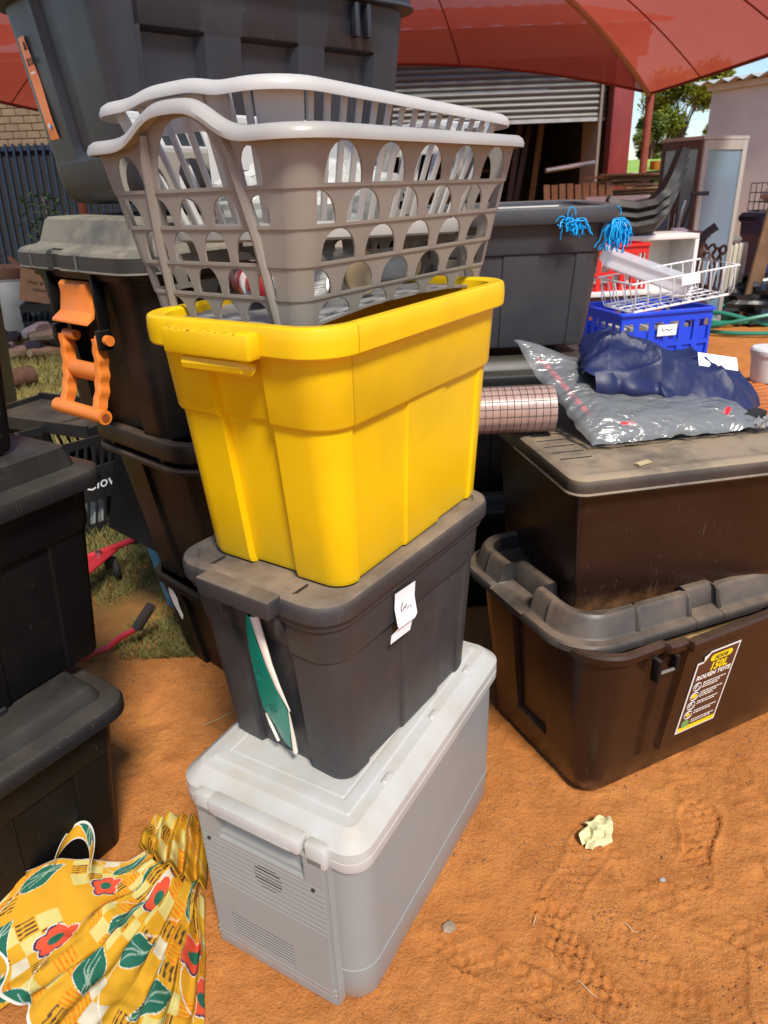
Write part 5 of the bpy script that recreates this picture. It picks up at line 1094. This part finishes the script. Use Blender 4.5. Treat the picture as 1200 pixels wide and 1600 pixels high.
# things seen past the bundle at the right edge
bu = thing('white_bucket', 'small white lidded bucket on the orange rack', 'bucket', (1.44, 2.60, .751)); MB().lathe([(0, 0), (.055, 0), (.058, .01), (.066, .10), (0, .10)], 24).build('body', WPAINT, bu); MB().lathe([(.069, .095), (.071, .1), (.071, .115), (.066, .122), (.05, .123), (0, .12)], 24).build('lid', WPAINT, bu)
on = thing('orange_rack', 'orange slatted wooden rack at the right edge behind the brown box', 'rack', (1.42, 2.20, 0), 12)
ORW = M('orange_varnish', (.50, .15, .035), .4, .2, 10, stretch=(1, 8, 8))
for i in range(16): MB().box((0, -.16+.04*i, .74), (.42, .028, .02)).build('slat', ORW, on, bevel=.003)
for sx in (-1, 1):
    MB().box((sx*.18, .14, .715), (.03, .64, .03)).build('bearer', ORW, on)
    for sy_ in (-1, 1): MB().box((sx*.18, .14+sy_*.28, .35), (.035, .035, .70)).build('leg', ORW, on)

# ------------------------------------------------------------------ white appliance with offcuts, in front of the shed
wa = thing('white_freezer', 'white chest appliance with a dark control square, before the shed', 'freezer', (3.05, 9.0, 0), -4)
MB().box((0, 0, .64), (1.25, .6, 1.28)).build('body', WPAINT, wa, bevel=.02); MB().box((-.28, -.305, 1.12), (.15, .012, .16)).build('control_square', BLKM, wa, bevel=.004); MB().tube([(.1, -.31, 1.0), (.14, -.315, 1.12), (.2, -.31, 1.26)], .006, 5).build('cable', BLKM, wa)
random.seed(14)
for k_ in range(12):
    L_ = random.uniform(.5, .95); o = MB().box((0, 0, 0), (L_, random.uniform(.08, .16), .022)).build('timber_offcut', [WOOD, CARD, WOOD2][k_ % 3], bevel=.002); o.location = (3.0+random.uniform(-.15, .25), 9.0+random.uniform(-.2, .15), 1.295+.026*k_*.7); o.rotation_euler = (random.uniform(-.04, .04), random.uniform(-.04, .04), random.uniform(-.5, .5)); tag(o, ['pale timber offcut in the pile on the white appliance', 'cardboard brown offcut in the pile on the white appliance', 'dark timber offcut in the pile on the white appliance'][k_ % 3], 'offcut', 'offcuts on the white appliance')
pl_ = thing('picket_panel', 'brown picket panel with slats leaning beside the white appliance', 'panel', (2.35, 8.75, 1.02), -5, rx=-28)
for i in range(9): MB().box((-.36+.088*i, 0, .20+.02*math.sin(i*2.3)), (.07, .018, .50+.05*math.sin(i*4.1))).build('slat', [WOOD, CARD][i % 2], pl_, bevel=.002)
MB().box((0, .018, .08), (.82, .018, .24)).build('cross_board', CARD, pl_)
tbz = thing('trestle_table', 'trestle table under the picket panel', 'table', (2.2, 9.0, 0)); MB().box((0, 0, 1.0), (1.1, .6, .04)).build('top', WOOD2, tbz)
for sx in (-1, 1):
    for sy_ in (-1, 1): MB().box((sx*.48, sy_*.24, .49), (.06, .06, .98)).build('leg', WOOD2, tbz)
for k_, (x, z, c_, lab) in enumerate([(3.28, 1.60, (.65, .28, .02), 'orange yellow box on the offcuts'), (3.52, 1.66, (.55, .08, .06), 'red bar lying across the offcuts')]):
    o = MB().box((0, 0, 0), (.2 if k_ == 0 else .42, .12, .09 if k_ == 0 else .05)).build('coloured_box' if k_ == 0 else 'red_bar', M('c_%d' % k_, c_, .5), bevel=.006); o.location = (x, 8.95, z-.02); o.rotation_euler = (0, .25 if k_ else 0, .1); tag(o, lab, 'box' if k_ == 0 else 'bar')
o = MB().box((0, 0, 0), (.55, .12, .05)).build('chrome_bar', STEEL, bevel=.01); o.location = (2.25, 8.95, 1.60); o.rotation_euler = (0, -.12, 0); tag(o, 'chrome coloured bar on top of the picket panel', 'bar')

# ------------------------------------------------------------------ the shed: block wall, roller shutter, red column, red iron roof
FY = 12.0
sd = thing('workshop_shed', 'workshop shed with half raised roller shutter and red roof', 'shed', (0, FY, 0))
BLOCK = M('buff_block', (.21, .14, .085), .9, .18, 5, bump=.5, bs=60); MORT = M('mortar', (.36, .31, .25), .95, .1, 20)
MB().box((-5.1, .20, 1.62), (6.2, .2, 3.24)).build('block_wall_core', MORT, sd)
bme = MB().box((0, 0, 0), (.19, .05, .09)).mesh('block', BLOCK, bevel=.008, smooth=0)
for r in range(19):
    for i in range(14):
        x = -7.0+.2*i+(.1 if r % 2 else 0); link('block', bme, sd, (x, .085, 1.55+.1*r))
WALLM = M('buff_render', (.40, .35, .29), .9, .12, 3, grime=.3)
MB().box((-1.2, .2, 1.62), (1.6, .2, 3.24)).build('front_wall', WALLM, sd); MB().box((1.75, .10, 3.28), (4.6, .12, .40)).build('lintel_wall', WALLM, sd)
vg = MB().box((1.42, .033, 3.26), (.30, .012, .13)).build('air_brick', M('vent_dark', (.10, .10, .10), .8), sd)
for i in range(4): MB().box((1.42, .024, 3.21+.032*i), (.28, .006, .010)).build('vent_bar', GALV, vg)
SHUT = M('shutter_steel', (.17, .165, .155), .5, .1, 4, metal=.15, grime=.2)
sme = MB(); 
sme.loft([[(x, .035*math.sin(PI*k/5)*-1, .078*k/5) for k in range(6)] for x in (-2.0, 2.0)], False, False, closed=False)
sme = sme.mesh('shutter_slat', SHUT, smooth=40, recalc=False)
for i in range(11): link('shutter_slat', sme, sd, (1.53, .18, 2.30+.08*i))
MB().box((1.53, .17, 2.285), (4.0, .05, .05)).build('shutter_bottom_rail', GALV, sd)
REDC2 = M('red_oxide_paint', (.20, .014, .011), .5, .2, 6, stretch=(1, 1, .3), grime=.35, scratch=.2)
MB().box((3.70, -.02, 1.65), (.30, .28, 3.3)).build('steel_column', REDC2, sd, bevel=.012)
MB().box((3.46, .55, 1.6), (.04, .9, 3.2)).build('door_jamb', M('buff_panel', (.38, .31, .24), .8, .1), sd)
DKI = M('shed_inside', (.05, .046, .042), .9, .2, 3)
MB().box((1.0, 6.0, 1.6), (9.0, .1, 3.3)).build('back_wall', DKI, sd); MB().box((3.9, 3.2, 1.6), (.1, 5.6, 3.3)).build('side_wall', DKI, sd); MB().box((-2.1, 3.2, 1.6), (.1, 5.6, 3.3)).build('side_wall', DKI, sd); MB().box((1.0, 3.1, 3.36), (6.2, 6.0, .06)).build('ceiling', DKI, sd)
for k_, (x, y, an) in enumerate([(2.6, 2.6, .12), (2.75, 2.7, .16), (2.95, 2.3, .10), (1.2, 3.4, -.1), (1.5, 3.3, .06)]): MB().box((x, y, 1.4), (.10, .04, 2.7), (0, an, 0)).build('stored_plank', BRF if k_ < 2 else WOOD2, sd)
for z in (.5, 1.1, 1.7): MB().box((1.4, 4.6, z), (2.6, .5, .05)).build('store_shelf', WOOD2, sd)
rf = MB(); rn = 120
rf.loft([[(lerp(-8.2, 4.3, i/rn), y, z+.022*math.cos(i*PI/1.0*.5)) for i in range(rn+1)] for y, z in ((-.35, 3.42), (6.3, 4.9))], False, False, closed=False)
rf.build('iron_roof', M('red_roof_iron', (.36, .07, .04), .5, .12, 3, grime=.25), sd, recalc=False, smooth=60)
# ------------------------------------------------------------------ red shade sail on posts
NET = bpy.data.materials.new('shade_net'); NET.use_nodes = True
def net_mat(m):
    n = m.node_tree.nodes; l = m.node_tree.links; out = n['Material Output']; n.remove(n['Principled BSDF'])
    tc = n.new('ShaderNodeTexCoord'); t = n.new('ShaderNodeTexNoise'); t.inputs['Scale'].default_value = 1.3; t.inputs['Detail'].default_value = 4; l.new(tc.outputs['Object'], t.inputs['Vector'])
    wv = n.new('ShaderNodeTexWave'); wv.inputs['Scale'].default_value = 14; wv.inputs['Distortion'].default_value = 1.5; wv.inputs['Detail'].default_value = 2; l.new(tc.outputs['Object'], wv.inputs['Vector'])
    mx = n.new('ShaderNodeMix'); mx.data_type = 'RGBA'; mx.inputs[6].default_value = (.36, .055, .03, 1); mx.inputs[7].default_value = (.46, .085, .045, 1); l.new(t.outputs[0], mx.inputs[0])
    d = n.new('ShaderNodeBsdfDiffuse'); l.new(mx.outputs[2], d.inputs[0]); tr = n.new('ShaderNodeBsdfTranslucent'); l.new(mx.outputs[2], tr.inputs[0]); tp = n.new('ShaderNodeBsdfTransparent'); tp.inputs[0].default_value = (.95, .62, .52, 1)
    a = n.new('ShaderNodeMixShader'); a.inputs[0].default_value = .6; l.new(d.outputs[0], a.inputs[1]); l.new(tr.outputs[0], a.inputs[2])
    r = n.new('ShaderNodeMapRange'); r.inputs[3].default_value = .85; r.inputs[4].default_value = .94; l.new(wv.outputs[0], r.inputs[0])
    b = n.new('ShaderNodeMixShader'); l.new(r.outputs[0], b.inputs[0]); l.new(tp.outputs[0], b.inputs[1]); l.new(a.outputs[0], b.inputs[2]); l.new(b.outputs[0], out.inputs[0])
net_mat(NET)
PX, PY, PZ = 3.62, 10.5, 2.44; NX, NY = -3.9, 4.9; AX, AY, AZ = (PX+NX)/2, (PY+NY)/2, 3.85
sc_ = thing('shade_canopy', 'red shade net canopy on steel posts in front of the shed', 'canopy', (0, 0, 0))
cor = [V(PX, PY, PZ), V(NX, PY, PZ), V(NX, NY, PZ), V(PX, NY, PZ)]; apex = V(AX, AY, AZ)
def rib(a, t): q = a.lerp(apex, t); return q+V(0, 0, 1.05*math.sin(PI*t*.5)*(1-t))
def sail(i):
    a, b = cor[i], cor[(i+1) % 4]; mid = (a+b)/2
    def f(u, v):
        p = rib(a, v).lerp(rib(b, v), u); sag = 4*u*(1-u); inw = (apex-mid); inw.z = 0; inw.normalize()
        return p+inw*(.16 if i % 2 else .4)*sag*(1-v)+V(0, 0, (-.06 if i % 2 else .38)*sag*(1-v)-.05*sag*v)
    return f
for i in range(4): MB().grid(40, 24, sail(i)).build('net_panel', NET, sc_, recalc=False, smooth=80)
for i in range(4):
    f = sail(i)
    for us in (.33, .66): MB().tube([Vector(f(us, k/20))+V(0, 0, -.004) for k in range(21)], .008, 5).build('net_seam', M('net_seam', (.20, .03, .02), .8), sc_)
EDG = M('net_hem', (.16, .02, .015), .8)
for i in range(4): f = sail(i); MB().tube([f(k/30, 0) for k in range(31)], .018, 6).build('edge_cable', EDG, sc_)
TUB_ = M('beige_pipe', (.42, .30, .21), .5, .1, 4)
for a in cor: MB().tube([rib(a, k/24)-V(0, 0, .035) for k in range(25)], .035, 8).build('arched_rib', TUB_, sc_)
for i, a in enumerate(cor):
    if i in (0, 1): MB().cyl((a.x, a.y, 0), (a.x, a.y, a.z+.02), .05).build('post', M('red_brown_post', (.26, .055, .03), .55, .2, 6, grime=.3), sc_)
# ------------------------------------------------------------------ white building, tree, far lawn awning
wbd = thing('white_building', 'white painted building with corrugated roof edge at the right', 'building', (6.72, 16.0, 0), -60.6)
WW = M('cream_white_wall', (.80, .83, .80), .8, .06, 2, grime=.15)
MB().box((5.5, 2.5, 1.52), (11, 5, 3.04)).build('wall', WW, wbd)
cr = MB(); cr.loft([[(lerp(-.3, 11.3, i/150), y, z+.035*math.sin(i*PI/2.0)) for i in range(151)] for y, z in ((-.30, 3.08), (5.4, 3.7))], False, False, closed=False); cr.build('roof', M('grey_roof_sheet', (.40, .40, .39), .5, .1, 3), wbd, recalc=False, solid=.01)
MB().box((5.5, -.07, 3.0), (11.1, .05, .10)).build('fascia', WW, wbd)
def tree(lab, loc, seed, h, R_, nleaf, col, shape=1.):
    random.seed(seed); o = thing('leafy_tree', lab, 'tree', loc); tk = MB(); cl = []
    tk.tube([(0, 0, 0), (.05, .02, h*.25), (-.04, .06, h*.5), (.02, 0, h*.75)], [.17*R_/2, .13*R_/2, .09*R_/2, .04*R_/2], 8)
    for k in range(26):
        a = random.uniform(0, 2*PI); z = random.uniform(.28, .97)*h; rr = R_*math.sqrt(max(.05, 1-((z/h-.55)/.52)**2))*random.uniform(.35, .95); e = V(math.cos(a)*rr, math.sin(a)*rr, z)
        tk.tube([(0, 0, z*.62), tuple(e*.5+V(0, 0, z*.38)), tuple(e)], [.03, .018, .006], 5); cl.append((e, random.uniform(.28, .55)*R_*.62))
    tk.build('trunk', WOOD2, o); lf = MB()
    for k in range(nleaf):
        c_, r = random.choice(cl); d = V(random.gauss(0, 1), random.gauss(0, 1), random.gauss(0, .8)).normalized()*r*random.uniform(.3, 1.05); p = c_+d
        a = random.uniform(0, 2*PI); e = random.uniform(-.9, .5); s = random.uniform(.05, .11)*shape; d1 = V(math.cos(a), math.sin(a), e)*s; d2 = V(-math.sin(a), math.cos(a), random.uniform(-.4, .4))*s*.45
        lf.add([p-d1, p+d2, p+d1, p-d2], [(0, 1, 2, 3)])
    lf.build('crown', M('leaf_%d' % seed, col, .6, .45, .9, transl=.35), o, smooth=0, recalc=False)
tree('yellow green leafy tree between the shed and the white building', (9.3, 24.0, 0), 3, 4.25, 1.6, 26000, (.33, .38, .05), .9)
tree('lower grey green tree beside the red column', (8.1, 23.0, 0), 5, 3.1, .8, 11000, (.20, .26, .06), .8)
gz_ = thing('green_awning', 'lime green awning beyond the offcut pile', 'awning', (6.6, 17.5, 0)); AWM = M('lime_cloth', (.36, .55, .12), .7, .08, 3, transl=.25)
MB().grid(10, 4, lambda u, v: (lerp(-2.2, 1.6, u), lerp(-.6, .8, v), 1.15+.45*u*0+.5*math.sin(PI*(.25+.5*u))*.9+.25*v)).build('sheet', AWM, gz_, recalc=False, solid=.01)
for x in (-2.1, 1.5): MB().cyl((x, 0, 0), (x, 0, 1.5), .03).build('post', GALV, gz_)
